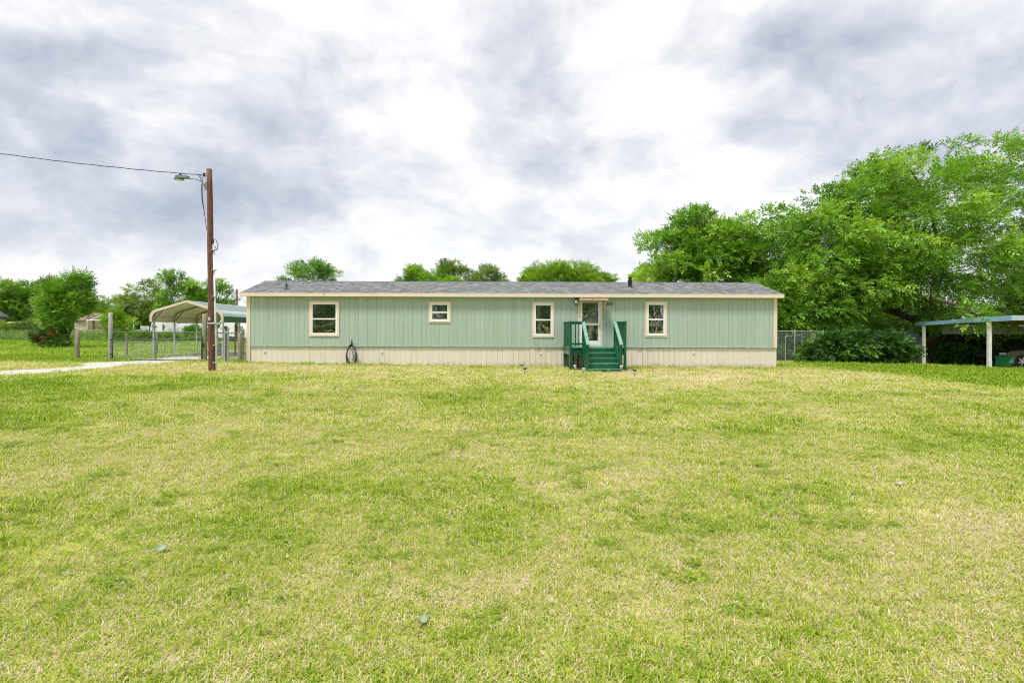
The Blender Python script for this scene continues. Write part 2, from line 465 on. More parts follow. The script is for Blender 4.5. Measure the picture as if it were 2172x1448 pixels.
def ground_mat():
    m = bpy.data.materials.new('lawn_thatch'); m.use_nodes = True
    t = NT(m.node_tree); p = m.node_tree.nodes['Principled BSDF']
    pos = t.n('ShaderNodeNewGeometry').outputs['Position']
    fine = t.noise(pos, 38, 3, .7)
    c = lawn_color(t, t.math('ADD', attr(t, 'dry'), .05), fine, pos)
    soil = t.noise(pos, 6, 5, .65)
    c = t.mix(t.mapr(soil, .44, .66, .15, .8, True), c, (.25, .185, .115, 1))
    t.l(c, p.inputs['Base Color']); p.inputs['Roughness'].default_value = .9; p.inputs['Specular IOR Level'].default_value = .1
    b = t.n('ShaderNodeBump'); b.inputs['Strength'].default_value = .6; b.inputs['Distance'].default_value = .03
    t.l(fine, b.inputs['Height']); t.l(b.outputs[0], p.inputs['Normal'])
    return m
M['ground'] = ground_mat()

def shingle_mat():
    m = bpy.data.materials.new('asphalt_shingles'); m.use_nodes = True
    t = NT(m.node_tree); p = m.node_tree.nodes['Principled BSDF']
    pos = t.n('ShaderNodeNewGeometry').outputs['Position']
    c = t.ramp(attr(t, 'tint'), [(0, (.088, .094, .098)), (.5, (.148, .155, .160)), (1, (.23, .24, .245))])
    gr = t.noise(pos, 120, 3, .7)
    c = t.mix(t.mapr(gr, .3, .7, 0, .35), c, (.25, .265, .275, 1))
    t.l(c, p.inputs['Base Color']); p.inputs['Roughness'].default_value = .9; p.inputs['Specular IOR Level'].default_value = .2
    return m
M['shingle'] = shingle_mat()
M['shingle_flat'] = mat('roof_felt', (.12, .125, .14), rough=.9)

# ------------------------------------------------------------------ fast mesh from numpy
def np_mesh(name, V, Fq, mats, tint=None, smooth=False, midx=None):
    me = bpy.data.meshes.new(name)
    V = np.asarray(V, np.float32); Fq = np.asarray(Fq, np.int32)
    k = Fq.shape[1]
    me.vertices.add(len(V)); me.vertices.foreach_set('co', V.ravel())
    me.loops.add(Fq.size); me.loops.foreach_set('vertex_index', Fq.ravel())
    me.polygons.add(len(Fq)); me.polygons.foreach_set('loop_start', np.arange(0, Fq.size, k, dtype=np.int32))
    me.polygons.foreach_set('loop_total', np.full(len(Fq), k, np.int32))
    for m in (mats if isinstance(mats, (list, tuple)) else [mats]): me.materials.append(m)
    if midx is not None: me.polygons.foreach_set('material_index', np.asarray(midx, np.int32))
    if smooth: me.polygons.foreach_set('use_smooth', np.ones(len(Fq), bool))
    if tint is not None:
        at = me.attributes.new('tint', 'FLOAT', 'POINT'); at.data.foreach_set('value', np.asarray(tint, np.float32))
    me.update(calc_edges=True)
    return me

# ================================================================== GROUND
def axis_pts(lo, hi, step, far):
    a = list(np.arange(lo, hi + step * .5, step)); s = step
    while a[-1] < far: s *= 1.45; a.append(a[-1] + s)
    s = step
    while a[0] > -far: s *= 1.45; a.insert(0, a[0] - s)
    return np.array(a)
gx = axis_pts(-45, 42, .45, 1600); gy = axis_pts(-12, 50, .45, 1600)
GX, GY = np.meshgrid(gx, gy)
GZ = zg(GX.ravel(), GY.ravel())
nx, ny = len(gx), len(gy)
ii = np.arange(nx * ny).reshape(ny, nx)
FQ = np.stack([ii[:-1, :-1], ii[:-1, 1:], ii[1:, 1:], ii[1:, :-1]], -1).reshape(-1, 4)
me = np_mesh('ground', np.stack([GX.ravel(), GY.ravel(), GZ], 1), FQ, M['ground'], smooth=True)
at = me.attributes.new('dry', 'FLOAT', 'POINT'); at.data.foreach_set('value', dryness(GX.ravel(), GY.ravel()).astype(np.float32))
tag(link('ground', me), kind='structure')

# gravel drive: an irregular sheet a few millimetres above the ground, with loose stones
cs = .12
cx = np.arange(-27, -10.9, cs); cy = np.arange(9.5, 34.5, cs)
CX, CY = np.meshgrid(cx, cy)
val = drive(CX, CY)
keep = val > .20
keep &= ~((CY > 22.9) & (CX > -11.1))
vid = {}; gv = []; gf = []
js, is_ = np.nonzero(keep)
def gvtx(i, j):
    if (i, j) not in vid:
        vid[(i, j)] = len(gv)
        x = cx[0] + i * cs + (random.random() - .5) * .06; y = cy[0] + j * cs + (random.random() - .5) * .06
        gv.append((x, y))
    return vid[(i, j)]
for j, i in zip(js.tolist(), is_.tolist()):
    gf.append((gvtx(i, j), gvtx(i + 1, j), gvtx(i + 1, j + 1), gvtx(i, j + 1)))
gv = np.array(gv); gzv = zg(gv[:, 0], gv[:, 1]) + .012
M['gravel'] = mat('gravel_bed', (.62, .60, .54), (.40, .375, .31), 22, .95, bump=.8, bscale=60, thr=(.42, .70), dirt=((.30, .26, .17), 2.2, .5, .68, .8))
drv = link('gravel_driveway', np_mesh('gravel_driveway', np.c_[gv, gzv], np.array(gf), M['gravel']))
tag(drv, kind='structure')
ns = 9000
sel = rng.integers(0, len(gv), ns)
P = np.c_[gv[sel] + rng.normal(0, .07, (ns, 2)), gzv[sel]]
octv = np.array([(1, 0, 0), (-1, 0, 0), (0, 1, 0), (0, -1, 0), (0, 0, 1), (0, 0, -1)], float)
octf = np.array([(0, 2, 4), (2, 1, 4), (1, 3, 4), (3, 0, 4), (2, 0, 5), (1, 2, 5), (3, 1, 5), (0, 3, 5)])
sz = rng.uniform(.012, .034, (ns, 1, 1)) * rng.uniform(.6, 1.3, (ns, 6, 1))
SV = P[:, None, :] + octv[None] * sz * np.array([1, 1, .7])
SF = octf[None] + (np.arange(ns) * 6)[:, None, None]
tag(link('loose_gravel', np_mesh('loose_gravel', SV.reshape(-1, 3), SF.reshape(-1, 3), M['stone_gravel'])),
    'loose white limestone stones scattered over the gravel drive', 'gravel', kind='stuff')

# ================================================================== MOBILE HOME
YW = 23.2                                   # front wall plane
WX0, WX1 = -10.965, 12.487
EX0, EX1, EY, RY = -11.17, 12.68, 22.98, 25.43
EZ, RZ = 3.17, 3.90
BY = 2 * RY - EY - .22                      # back wall
home = thing('mobile_home', 'long single-storey sage green mobile home with cream trim and grey shingle roof', 'mobile home', (.76, YW, -.09))
MB().box(WX0 + .03, WX1 - .03, YW + .022, BY, .80, 3.02).build('wall_core', M['siding_back'], home)
for sx, xx in ((-1, WX0 + .03), (1, WX1 - .03)):
    MB().prism([(YW + .03, 3.02), (BY - .01, 3.02), (RY, 3.80)], xx - .02, xx + .02, 'x').build('gable_wall', M['siding'], home)
# front siding boards
bw = .2
nb = int(round((WX1 - .16 - WX0 - .16) / bw)); bw = (WX1 - WX0 - .32) / nb
bm_ = MB().box(-bw / 2 + .0032, bw / 2 - .0032, 0, .02, .82, 3.0)
proto = None
for i in range(nb):
    x = WX0 + .16 + bw * (i + .5); yo = random.uniform(-.002, .002)
    if proto is None:
        proto = bm_.build('siding_board', M['siding'], home, local=True); o = proto
    else:
        o = proto.copy(); COL.objects.link(o)
    o.location = Vector((x, YW + yo, 0)) - Vector(home.location)
# skirting
sw = .2385
ns_ = int(round((WX1 - WX0 - .16) / sw)); sw = (WX1 - WX0 - .16) / ns_
sk_flat = MB().box(-sw / 2 + .0025, sw / 2 - .0025, 0, .02, -.28, .785)
sk = MB().box(-sw / 2 + .004, sw / 2 - .004, 0, .02, -.28, .785).box(-sw / 2 + .004, -sw / 2 + .035, -.008, 0.0005, -.28, .785)
protos = {True: None, False: None}
for i in range(ns_):
    x = WX0 + .16 + sw * (i + .5)
    rough_ = (.9 < x < 8.2)
    if protos[rough_] is None: protos[rough_] = (sk if rough_ else sk_flat).build('skirting_panel', M['skirt'], home, local=True); o = protos[rough_]
    else: o = protos[rough_].copy(); COL.objects.link(o)
    loose = 3.5 if (1.5 < x < 3.4 or 5.3 < x < 7.2) else .8
    o.location = Vector((x, YW + .035 + random.uniform(-.004, .004) * loose, random.uniform(-.006, .004))) - Vector(home.location)
    o.rotation_euler.z = random.uniform(-.02, .02) * loose
MB().box(WX0 + .05, WX1 - .02, YW + .075, YW + .30, -.3, .8).build('skirting_back', M['darkwood'], home)
MB().box(WX0 + .165, WX1 - .003, YW - .028, YW + .06, .797, .818).build('drip_trim', M['dripgreen'], home)
MB().box(WX0, WX0 + .158, YW - .022, YW + .12, -.25, 3.0).build('corner_trim', M['cream'], home)
MB().box(WX1 - .158, WX1, YW - .022, YW + .12, .82, 3.0).build('corner_trim', M['cream'], home)
# roof
MB().prism([(EY + .01, EZ - .03), (RY, RZ - .03), (2 * RY - EY - .01, EZ - .03), (2 * RY - EY - .01, EZ - .06), (RY, RZ - .09), (EY + .01, EZ - .06)], EX0 + .01, EX1 - .01, 'x').build('roof_deck', M['shingle_flat'], home)
for a, b in ((EX0 + .002, 4.2), (4.205, EX1 - .002)):
    MB().box(a, b, EY - .018, EY + .006, 2.995, EZ - .008).build('fascia', M['cream'], home)
MB().box(EX0 + .02, EX1 - .02, EY + .008, YW + .02, 2.998, 3.012).build('soffit', M['cream'], home)
for xa in (EX0, EX1 - .025):
    for s in (-1, 1):
        yb = EY if s < 0 else 2 * RY - EY
        MB().prism([(yb, EZ - .02), (RY, RZ - .02), (RY, RZ - .16), (yb, EZ - .16)], xa, xa + .025, 'x').build('rake_board', M['cream'], home)
# shingles
slope = math.hypot(RY - EY, RZ - EZ); ny_ = (RY - EY) / slope; nz_ = (RZ - EZ) / slope
SVs = []; SFs = []; ST = []
expo_ = .143
def tab(y0, z0, y1, z1, x0, x1, th, tint, back=False):
    o = len(SVs)
    up = np.array([0, -nz_ if not back else nz_, ny_])
    a = np.array([x0, y0, z0]); b = np.array([x1, y0, z0]); c = np.array([x1, y1, z1]); d = np.array([x0, y1, z1])
    for p, t_ in ((a, th), (b, th), (c, .004), (d, .004), (a, 0), (b, 0)): SVs.append(p + up * t_); ST.append(tint)
    SFs.extend([(o, o + 1, o + 2, o + 3), (o + 4, o + 5, o + 1, o)])
for back in (False, True):
    nrow = int(slope / expo_)
    for r in range(nrow + 1):
        s0 = r * expo_ - .02; s1 = min(s0 + expo_ * 1.15, slope)
        s0 = max(s0, -.02)
        x = EX0 + random.uniform(0, .3)
        x0 = EX0
        while x0 < EX1 - .01:
            x1 = min(x0 + random.choice((.14, .2, .26, .32)), EX1)
            f = lambda s: ((EY + ny_ * s) if not back else (2 * RY - EY - ny_ * s), EZ - .026 + nz_ * s)
            ya, za = f(s0); yb, zb = f(s1)
            if not back or r < 2 or r % 1 == 0:
                tab(ya, za, yb, zb, x0 + .003, x1 - .003, random.choice((.007, .010, .016)), random.random() ** 1.1, back)
            x0 = x1
sh = link('shingles', np_mesh('shingles', np.array(SVs) - np.array(home.location), np.array(SFs), M['shingle'], ST), home)
sh['kind'] = 'stuff'
rc = MB(); 
rc.prism([(RY - .14, RZ - .052), (RY, RZ - .006), (RY + .14, RZ - .052), (RY + .14, RZ - .062), (RY, RZ - .018), (RY - .14, RZ - .062)], EX0, EX1, 'x')
rc.build('ridge_cap', M['shingle_flat'], home)
# skirting vents
for px, py in ((561, 745), (810, 746), (1147.5, 749), (1472, 748)):
    x = X(px, YW); z = Z(px, py, YW)
    v = MB().tube([(x, YW + .03, z), (x, YW - .002, z)], .048, 14)
    vo = v.build('skirting_vent', M['white'], home)
    MB().tube([(x, YW - .003, z), (x, YW - .008, z)], .022, 10).build('vent_cap', M['lampglass'], vo)
# roof vents
x = -9.37; yv = 23.62; zv = EZ + (yv - EY) * nz_ / ny_
vp = MB().tube([(x, yv, zv - .05), (x, yv, zv + .24)], .035, 10).build('plumbing_vent', M['black'], home)
MB().lathe((x, yv, zv - .03), [(.12, 0), (.10, .03), (.04, .09)], 10).build('flashing', M['darkroof'], vp)
x = 6.30; yv = 24.45; zv = EZ + (yv - EY) * nz_ / ny_
ch = MB().lathe((x, yv, zv - .06), [(.17, 0), (.14, .04), (.09, .07), (.09, .28)], 14).build('chimney_vent', M['black'], home)
MB().lathe((x, yv, zv + .22), [(.105, 0), (.11, .03), (.11, .06), (.105, .07)], 14).build('vent_collar', M['black'], ch)
MB().lathe((x, yv, zv + .29), [(.075, 0), (.075, .08), (.095, .09), (.095, .12), (.02, .15)], 14).build('vent_cap', M['black'], ch)
# small dark hole in the fascia
bx('fascia_knot', M['black'], home, -7.48, -7.44, EY - .021, EY - .0175, 3.06, 3.11)

def frame4(mb, x0, x1, z0, z1, wd, y0, y1):
    mb.box(x0, x1, y0, y1, z1 - wd, z1).box(x0, x1, y0, y1, z0, z0 + wd)
    mb.box(x0, x0 + wd, y0, y1, z0 + wd, z1 - wd).box(x1 - wd, x1, y0, y1, z0 + wd, z1 - wd); return mb
def window(pl, pr, pt, pb, label):
    pm = (pl + pr) / 2; yf = YW - .03
    x0, x1 = X(pl, yf), X(pr, yf); z1, z0 = Z(pm, pt, yf), Z(pm, pb, yf)
    wn = frame4(MB(), x0, x1, z0, z1, .068, yf, YW + .001).build('window', M['cream'], home); wn['label'] = label
    i0, i1, j0, j1 = x0 + .07, x1 - .07, z0 + .07, z1 - .07
    frame4(MB(), i0, i1, j0, j1, .045, yf + .004, YW + .001).build('frame', M['white'], wn)
    frame4(MB(), i0 + .046, i1 - .046, j0 + .046, j1 - .046, .042, yf + .012, YW + .001).build('sash', M['white'], wn)
    zm = (j0 + j1) / 2 - .01
    bx('meeting_rail', M['white'], wn, i0 + .047, i1 - .047, yf + .008, YW + .001, zm - .03, zm + .03)
    bx('pane', M['glass'], wn, i0 + .089, i1 - .089, yf + .019, YW + .0005, zm + .031, j1 - .089)
    bx('pane', M['glass'], wn, i0 + .089, i1 - .089, yf + .023, YW + .0005, j0 + .089, zm - .031)
    bx('sill', M['cream'], wn, i0, i1, yf - .012, yf + .0035, j0 - .012, j0 + .006)
window(655, 719, 638, 713.5, 'widest double-hung window near the left end')
window(909, 956, 639, 684.5, 'small short window left of the porch')
window(1129, 1175.5, 640, 715.5, 'tall window just left of the porch')
window(1368.5, 1415, 639, 714.5, 'tall window right of the porch')
# door
yf = YW - .035
dx0, dx1 = X(1226.5, yf), X(1278, yf); dz1, dz0 = Z(1250, 637.5, yf), .86
dr = frame4(MB(), dx0, dx1, dz0 - .08, dz1, .085, yf, YW + .001).build('door', M['cream'], home); dr['label'] = 'white full-glass storm door in cream casing'
i0, i1, j0, j1 = dx0 + .087, dx1 - .087, dz0 + .008, dz1 - .087
sd = MB()
zm = Z(1250, 687.3, yf); gx0, gx1 = X(1235, yf), X(1269, yf)
sd.box(i0, gx0, yf + .006, YW + .001, j0, j1).box(gx1, i1, yf + .006, YW + .001, j0, j1)
sd.box(gx0, gx1, yf + .006, YW + .001, Z(1250, 642, yf), j1).box(gx0, gx1, yf + .006, YW + .001, zm - .04, zm + .04).box(gx0, gx1, yf + .006, YW + .001, j0, Z(1250, 722.5, yf))
sd.build('storm_door', M['white'], dr)
bx('kick_plate', M['white'], dr, gx0 + .02, gx1 - .02, yf + .001, yf + .0055, j0 + .03, Z(1250, 726, yf))
bx('pane', M['glass'], dr, gx0, gx1, yf + .016, YW + .0005, zm + .041, Z(1250, 642, yf) - .001)
bx('pane', M['glass'], dr, gx0, gx1, yf + .020, YW + .0005, Z(1250, 722.5, yf) + .001, zm - .041)
MB().tube([(i1 - .04, yf - .04, 1.80), (i1 - .04, yf - .045, 1.72), (i1 - .04, yf - .04, 1.66)], .012, 8).box(i1 - .052, i1 - .028, yf - .04, yf + .004, 1.66, 1.68).build('handle', M['black'], dr)
# awning
ax0, ax1, ay = 3.70, 4.93, 22.70
aw = MB()
npt = 48
top = [(ax0 + (ax1 - ax0) * k / npt, .010 * math.sin(k * math.pi / 2)) for k in range(npt + 1)]
vv = []; ff = []
for (xx, dz) in top:
    for yy, zz in ((YW - .002, 2.985), (ay - .03, 2.962)):
        vv += [(xx, yy, zz + dz), (xx, yy, zz + dz - .004)]
for k in range(npt):
    b = 4 * k
    ff += [(b, b + 4, b + 6, b + 2), (b + 1, b + 3, b + 7, b + 5), (b + 2, b + 6, b + 7, b + 3)]
aw.add(vv, ff)
awo = aw.build('awning', M['rust'], home); awo['label'] = 'small corrugated awning over the door'
bx('front_board', M['pinktrim'], awo, ax0 + .01, ax1 - .01, ay, ay + .03, 2.855, 2.945)
for xx in (ax0 + .02, ax1 - .05):
    MB().prism([(ay + .031, 2.87), (YW - .001, 2.89), (YW - .001, 2.97), (ay + .031, 2.945)], xx, xx + .03, 'x').build('side_board', M['pinktrim'], awo)
bx('wall_ledger', M['rawwood'], awo, ax0 + .051, ax1 - .051, YW - .045, YW - .002, 2.90, 2.968)
for xx in (ax0 + .06, ax1 - .09):
    MB().obox((xx, ay + .06, 2.865), (xx, YW - .04, 2.16), .04, .04).build('bracket', M['rawwood'], awo)
    bx('bracket_cleat', M['rawwood'], awo, xx - .025, xx + .025, YW - .038, YW - .002, 2.10, 2.88)
bx('wire_clip', M['black'], awo, 4.22, 4.25, ay - .012, ay - .0005, 2.895, 2.915)
# lantern on the wall
lx = X(1221, YW)
ln = MB().box(lx - .045, lx + .045, YW - .02, YW - .001, 2.70, 2.90).build('wall_lantern', M['black'], home)
MB().lathe((lx, YW - .12, 2.66), [(.03, 0), (.055, .03), (.055, .06)], 8).lathe((lx, YW - .12, 2.88), [(.08, 0), (.06, .04), (.02, .08)], 8).box(lx - .012, lx + .012, YW - .12, YW - .018, 2.94, 2.965).build('lantern_cage', M['black'], ln)
MB().lathe((lx, YW - .12, 2.721), [(.048, 0), (.055, .155)], 8).build('lantern_glass', M['lampglass'], ln)
# house number
xs = [X(p, YW) for p in (1282.6, 1286.6, 1291.2, 1295.7)]
for ch_, xx in zip('1833', xs):
    cu = bpy.data.curves.new('digit', 'FONT'); cu.body = ch_; cu.size = .175; cu.extrude = .008; cu.offset = .0; cu.space_character = 1
    tmp = bpy.data.objects.new('digit_tmp', cu); COL.objects.link(tmp)
    dg = bpy.context.evaluated_depsgraph_get()
    me = bpy.data.meshes.new_from_object(tmp.evaluated_get(dg)); me.name = 'digit'
    bpy.data.objects.remove(tmp); me.materials.clear(); me.materials.append(M['black'])
    me.transform(Matrix.Rotation(R(90), 4, 'X'))
    link('number_digit', me, home, Vector((xx, YW - .012, Z(1290, 647.3, YW))) - Vector(home.location))

# ================================================================== PORCH
pg = M['porch']
PX0, PX1, PY = 3.03, 5.33, 21.30
SX0, SX1 = 3.62, 4.84
DZ = .85
porch = thing('porch_steps', 'dark green painted wooden porch landing with steps at the front door', 'porch', (4.2, 21.6, zgf(4.2, 21.6)))
gz = -.14
nbd = 13; dwid = (YW - .05 - PY) / nbd
for i in range(nbd):
    bx('deck_board', M['porch_skylit'], porch, PX0 - .04, PX1 + .04, PY - .03 + i * dwid, PY - .03 + (i + 1) * dwid - .008, DZ - .035, DZ)
bx('rim_joist', pg, porch, PX0, SX0 - .05, PY, PY + .04, DZ - .30, DZ - .037)
bx('rim_joist', pg, porch, SX1 + .05, PX1, PY, PY + .04, DZ - .30, DZ - .037)
bx('rim_joist', pg, porch, PX0, PX0 + .04, PY + .042, YW - .06, DZ - .30, DZ - .037)
bx('rim_joist', pg, porch, PX1 - .04, PX1, PY + .042, YW - .06, DZ - .30, DZ - .037)
RT = 1.915
for xx, yy in ((PX0 + .045, PY - .012), (PX1 - .045, PY - .012), (PX0 + .045, YW - .16), (PX1 - .045, YW - .16), (SX0 - .03, PY - .012), (SX1 + .03, PY - .012)):
    low = gz
    bx('post', pg, porch, xx - .047, xx + .047, yy - .09, yy - .001, low, RT - .04)
for xx in (PX0 + .045, PX1 - .045):
    bx('handrail', pg, porch, xx - .06, xx + .06, PY - .12, YW - .10, RT - .04, RT)
    bx('lower_rail', pg, porch, xx - .02, xx + .02, PY - .01, YW - .255, DZ + .10, DZ + .18)
    bx('upper_rail', pg, porch, xx - .02, xx + .02, PY - .01, YW - .255, RT - .13, RT - .042)
    for k in range(12):
        yy = PY + .10 + k * .135
        bx('baluster', pg, porch, xx - .018 - (.037 if xx < 4 else -.037), xx + .018 - (.037 if xx < 4 else -.037), yy, yy + .036, DZ + .06, RT - .045)
for a, b in ((PX0 + .11, SX0 - .08), (SX1 + .08, PX1 - .11)):
    bx('handrail', pg, porch, a - .004, b + .06, PY - .105, PY - .0, RT - .038, RT - .002)
    bx('lower_rail', pg, porch, a - .015, b, PY - .07, PY - .03, DZ + .10, DZ + .18)
    bx('upper_rail', pg, porch, a - .015, b, PY - .07, PY - .03, RT - .13, RT - .042)
    for k in (1, 2):
        xx = a + (b - a) * k / 3
        bx('baluster', pg, porch, xx - .018, xx + .018, PY - .108, PY - .072, DZ + .06, RT - .045)
    # knee brace below the landing
for xa, xb in ((PX0 + .06, PX0 + .50),):
    MB().obox((xa + .03, PY + .08, .16), (xb, PY + .08, DZ - .33), .04, .11, (0, 1, 0)).build('knee_brace', pg, porch)
for xx in (PX0 + .12, PX0 + .42, PX0 + .62):
    bx('joist_post', M['darkwood'], porch, xx - .04, xx + .04, YW - .32, YW - .24, gz, DZ - .04)
# steps
RUN = .275
tops = [.66, .46, .26, .06]
for k, tz in enumerate(tops):
    y1 = PY - .012 - k * RUN; y0 = y1 - RUN
    bx('tread', M['porch_skylit'], porch, SX0 - .02, SX1 + .02, y0 - .03, y1 - .022, tz - .035, tz)
    bx('riser', pg, porch, SX0 + .002, SX1 - .002, y1 - .02, y1, tz + .001, tz + .155 if k else DZ - .037)
    if k == 3: bx('riser', pg, porch, SX0 + .002, SX1 - .002, y0 - .005, y0 + .015, gz - .03, tz - .036)
SYB = PY - .012 - 4 * RUN
for xx in (SX0 - .055, SX1 + .015):
    MB().prism([(PY - .115, DZ - .05), (PY - .115, DZ - .42), (SYB + .22, gz), (SYB - .02, gz), (SYB - .02, .03)], xx, xx + .04, 'x').build('stringer', pg, porch)
for sgn, xx in ((-1, SX0 - .03), (1, SX1 + .03)):
    yb = SYB + .10
    bx('newel_post', pg, porch, xx - .047, xx + .047, yb - .09, yb, gz, 1.0)
    MB().obox((xx, PY - .06, RT - .03), (xx, yb - .16, .985), .13, .04).build('stair_handrail', M['rail_sheen'], porch)
    MB().obox((xx, PY - .10, DZ + .18), (xx, yb, .26), .035, .085).build('stair_lower_rail', pg, porch)
    for k in range(5):
        t = (k + .8) / 5.6; yy = (PY - .10) * (1 - t) + yb * t
        zt = (RT - .07) * (1 - t) + .97 * t; zb = (DZ + .12) * (1 - t) + .20 * t
        xo = xx - sgn * (-.045)
        bx('baluster', pg, porch, xo - .018, xo + .018, yy - .018, yy + .018, zb - .10, zt)

# ================================================================== HOSE ON ITS STAND
hx, hy = X(746.5, YW - .14), YW - .14
hz0 = zgf(hx, hy)
st = thing('hose_stand', 'black wire hose stand staked into grass against the cream skirting', 'hose stand', (hx, hy, hz0))
MB().tube([(hx - .11, hy, hz0 - .12), (hx - .11, hy, .45), (hx - .02, hy, .98), (hx, hy, 1.08)], .008, 6).tube([(hx + .11, hy, hz0 - .12), (hx + .11, hy, .45), (hx + .02, hy, .98), (hx, hy, 1.08)], .008, 6).build('wire_legs', M['black'], st)
bx('top_bracket', M['black'], st, hx - .02, hx + .02, hy - .014, hy + .014, .92, 1.10)
MB().tube([(hx, hy - .016, .86), (hx, hy - .12, .86), (hx, hy - .13, .92)], .010, 6).box(hx - .06, hx + .06, hy - .02, hy - .005, .80, .92).build('hook', M['black'], st)
hose = thing('garden_hose', 'dark grey garden hose hung in oval loops on the wire stand', 'hose', (hx, hy - .06, hz0))
for k in range(6):
    pts = []
    w_ = .185 + .012 * k; h_ = .40 + .016 * k; zc_ = .87 - h_
    for j in range(33):
        t = 2 * math.pi * j / 32
        wob = .014 * math.sin(3 * t + k * 1.7)
        pts.append((hx + math.sin(t) * (w_ + wob) * (1 - .28 * max(0, math.cos(t))), hy - .035 - .026 * (k % 3) + .01 * math.sin(2 * t + k), zc_ + h_ * math.cos(t) + (.006 * k)))
    MB().tube(pts, .0165, 8, False).build('hose_loop', M['hose'], hose, True)
MB().tube([(hx + .01, hy - .05, .76), (hx + .02, hy - .05, .62), (hx + .08, hy - .04, .40), (hx + .07, hy - .04, .20)], .014, 8).build('hose_end', M['hose'], hose, True)
MB().tube([(hx + .01, hy - .05, .76), (hx + .012, hy - .05, .66)], .02, 8).build('nozzle', M['chrome'], hose, True)

# ================================================================== SOLAR PATH LIGHTS
sol = [(1107, 20.65, .25, 'solar path light farthest left of the porch, near the skirting'),
       (1113.5, 18.8, .25, 'solar path light left of the porch, the nearer of the left pair'),
       (1219.5, 20.35, .27, 'solar path light under the left corner of the porch landing'),
       (1238.5, 18.7, .27, 'solar path light standing before the left foot of the steps'),
       (1318, 20.0, .29, 'solar path light against the right foot of the steps'),
       (1346, 18.1, .26, 'solar path light alone on the grass right of the steps')]
def solar(px, Y, h, label):
    x = X(px, Y); z = zgf(x, Y)
    t = thing('solar_path_light', label, 'path light', (x, Y, z), 'solar lights around the porch steps')
    MB().tube([(x, Y, z - .06), (x, Y, z + h - .12)], .011, 8).build('stake', M['black'], t)
    MB().lathe((x, Y, z + h - .125), [(.022, 0), (.038, .02), (.05, .095), (.045, .10)], 10).build('lens', M['lampglass'], t, True)
    c = MB().lathe((x, Y, z + h - .03), [(.078, 0), (.078, .012), (.06, .03), (.035, .04)], 14).build('cap', M['black'] if px in (1107, 1113.5, 1346) else M['chrome'], t)
    bx('solar_cell', M['carpaint'], c, x - .022, x + .022, Y - .022, Y + .022, z + h + .0105, z + h + .013)
for a in sol: solar(*a)

# ================================================================== UTILITY POLE
PYP = 18.4
pbx = X(450.5, PYP); ptx = X(443, PYP); pz = zgf(pbx, PYP); ptz = Z(443, 359, PYP)
pole = thing('utility_pole', 'tall red-brown wooden utility pole with street lamp arm beside the mobile home', 'utility pole', (pbx, PYP, pz))
def pl(t): return Vector((pbx + (ptx - pbx) * t, PYP, pz + (ptz - pz) * t))
pts = [pl(-.04)] + [pl(k / 14) for k in range(15)]
MB().tube([p + Vector((random.uniform(-.006, .006), 0, 0)) for p in pts], [.122] + [.122 - .034 * k / 14 for k in range(15)], 20).build('pole_shaft', M['polewood'], pole, True)
cnd = MB().tube([pl(-.02) + Vector((.165, -.03, 0)), pl(.25) + Vector((.150, -.03, 0)), pl(.63) + Vector((.125, -.03, 0))], .032, 10).build('conduit', M['pvc'], pole, True)
for t_ in (.045, .13, .24, .37, .5, .6):
    p = pl(t_); bx('conduit_strap', M['chrome'], cnd, p.x + .08, p.x + .215, p.y - .12, p.y + .01, p.z - .015, p.z + .015)
p = pl(.237); MB().tube([(p.x - .10, p.y - .10, p.z), (p.x + .12, p.y - .125, p.z), (p.x + .32, p.y - .05, p.z - .0)], .016, 6).build('cross_strap', M['pvc'], pole)
MB().tube([pl(.63) + Vector((.125, -.03, 0)), pl(.655) + Vector((.13, -.03, 0)), pl(.65) + Vector((.22, -.05, 0)), pl(.625) + Vector((.29, -.05, 0)), pl(.60) + Vector((.26, -.05, 0)), pl(.615) + Vector((.17, -.04, 0)), pl(.63) + Vector((.11, -.06, 0))], .012, 6).build('weatherhead_loop', M['cable'], pole, True)
p = pl(.26); bx('pole_tag', M['chrome'], pole, p.x - .05, p.x + .03, p.y - .135, p.y - .112, p.z - .06, p.z + .06)
ap = pl(.93)
arm = MB().tube([pl(.905) + Vector((-.08, -.05, 0)), pl(.915) + Vector((-.12, -.10, 0)), pl(.935) + Vector((-.22, -.15, 0)), pl(.943) + Vector((-.38, -.2, 0)), pl(.944) + Vector((-.62, -.25, 0))], .020, 8).build('lamp_arm', M['lampgrey'], pole, True)
bx('arm_plate', M['lampgrey'], arm, ap.x - .13, ap.x - .05, ap.y - .09, ap.y - .03, ap.z - .24, ap.z + .02)
hp = pl(.946) + Vector((-.78, -.28, 0))
hd = MB()
hd.prism([(hp.x - .22, hp.z + .0), (hp.x - .20, hp.z + .07), (hp.x + .02, hp.z + .075), (hp.x + .20, hp.z + .055), (hp.x + .20, hp.z - .015), (hp.x, hp.z - .03)], hp.y - .09, hp.y + .09)
hdo = hd.build('lamp_head', M['lampgrey'], pole)
MB().lathe((hp.x - .13, hp.y, hp.z - .075), [(.15, 0), (.155, .015), (.10, .075)], 16).build('lamp_reflector', M['black'], hdo)
MB().lathe((hp.x - .13, hp.y, hp.z - .087), [(.11, 0), (.135, .0115)], 14).build('lamp_lens', M['lampglass'], hdo)
MB().tube([(hp.x - .08, hp.y, hp.z + .074), (hp.x - .08, hp.y, hp.z + .15)], .038, 10).build('photocell', M['black'], hdo)
for t_ in (.975, .965):
    p = pl(t_); MB().lathe((p.x - .17, p.y - .04, p.z - .03), [(.02, 0), (.042, .012), (.025, .03), (.042, .048), (.02, .06)], 10).box(p.x - .17, p.x - .06, p.y - .05, p.y - .03, p.z - .007, p.z + .007).build('insulator', M['black'], pole)
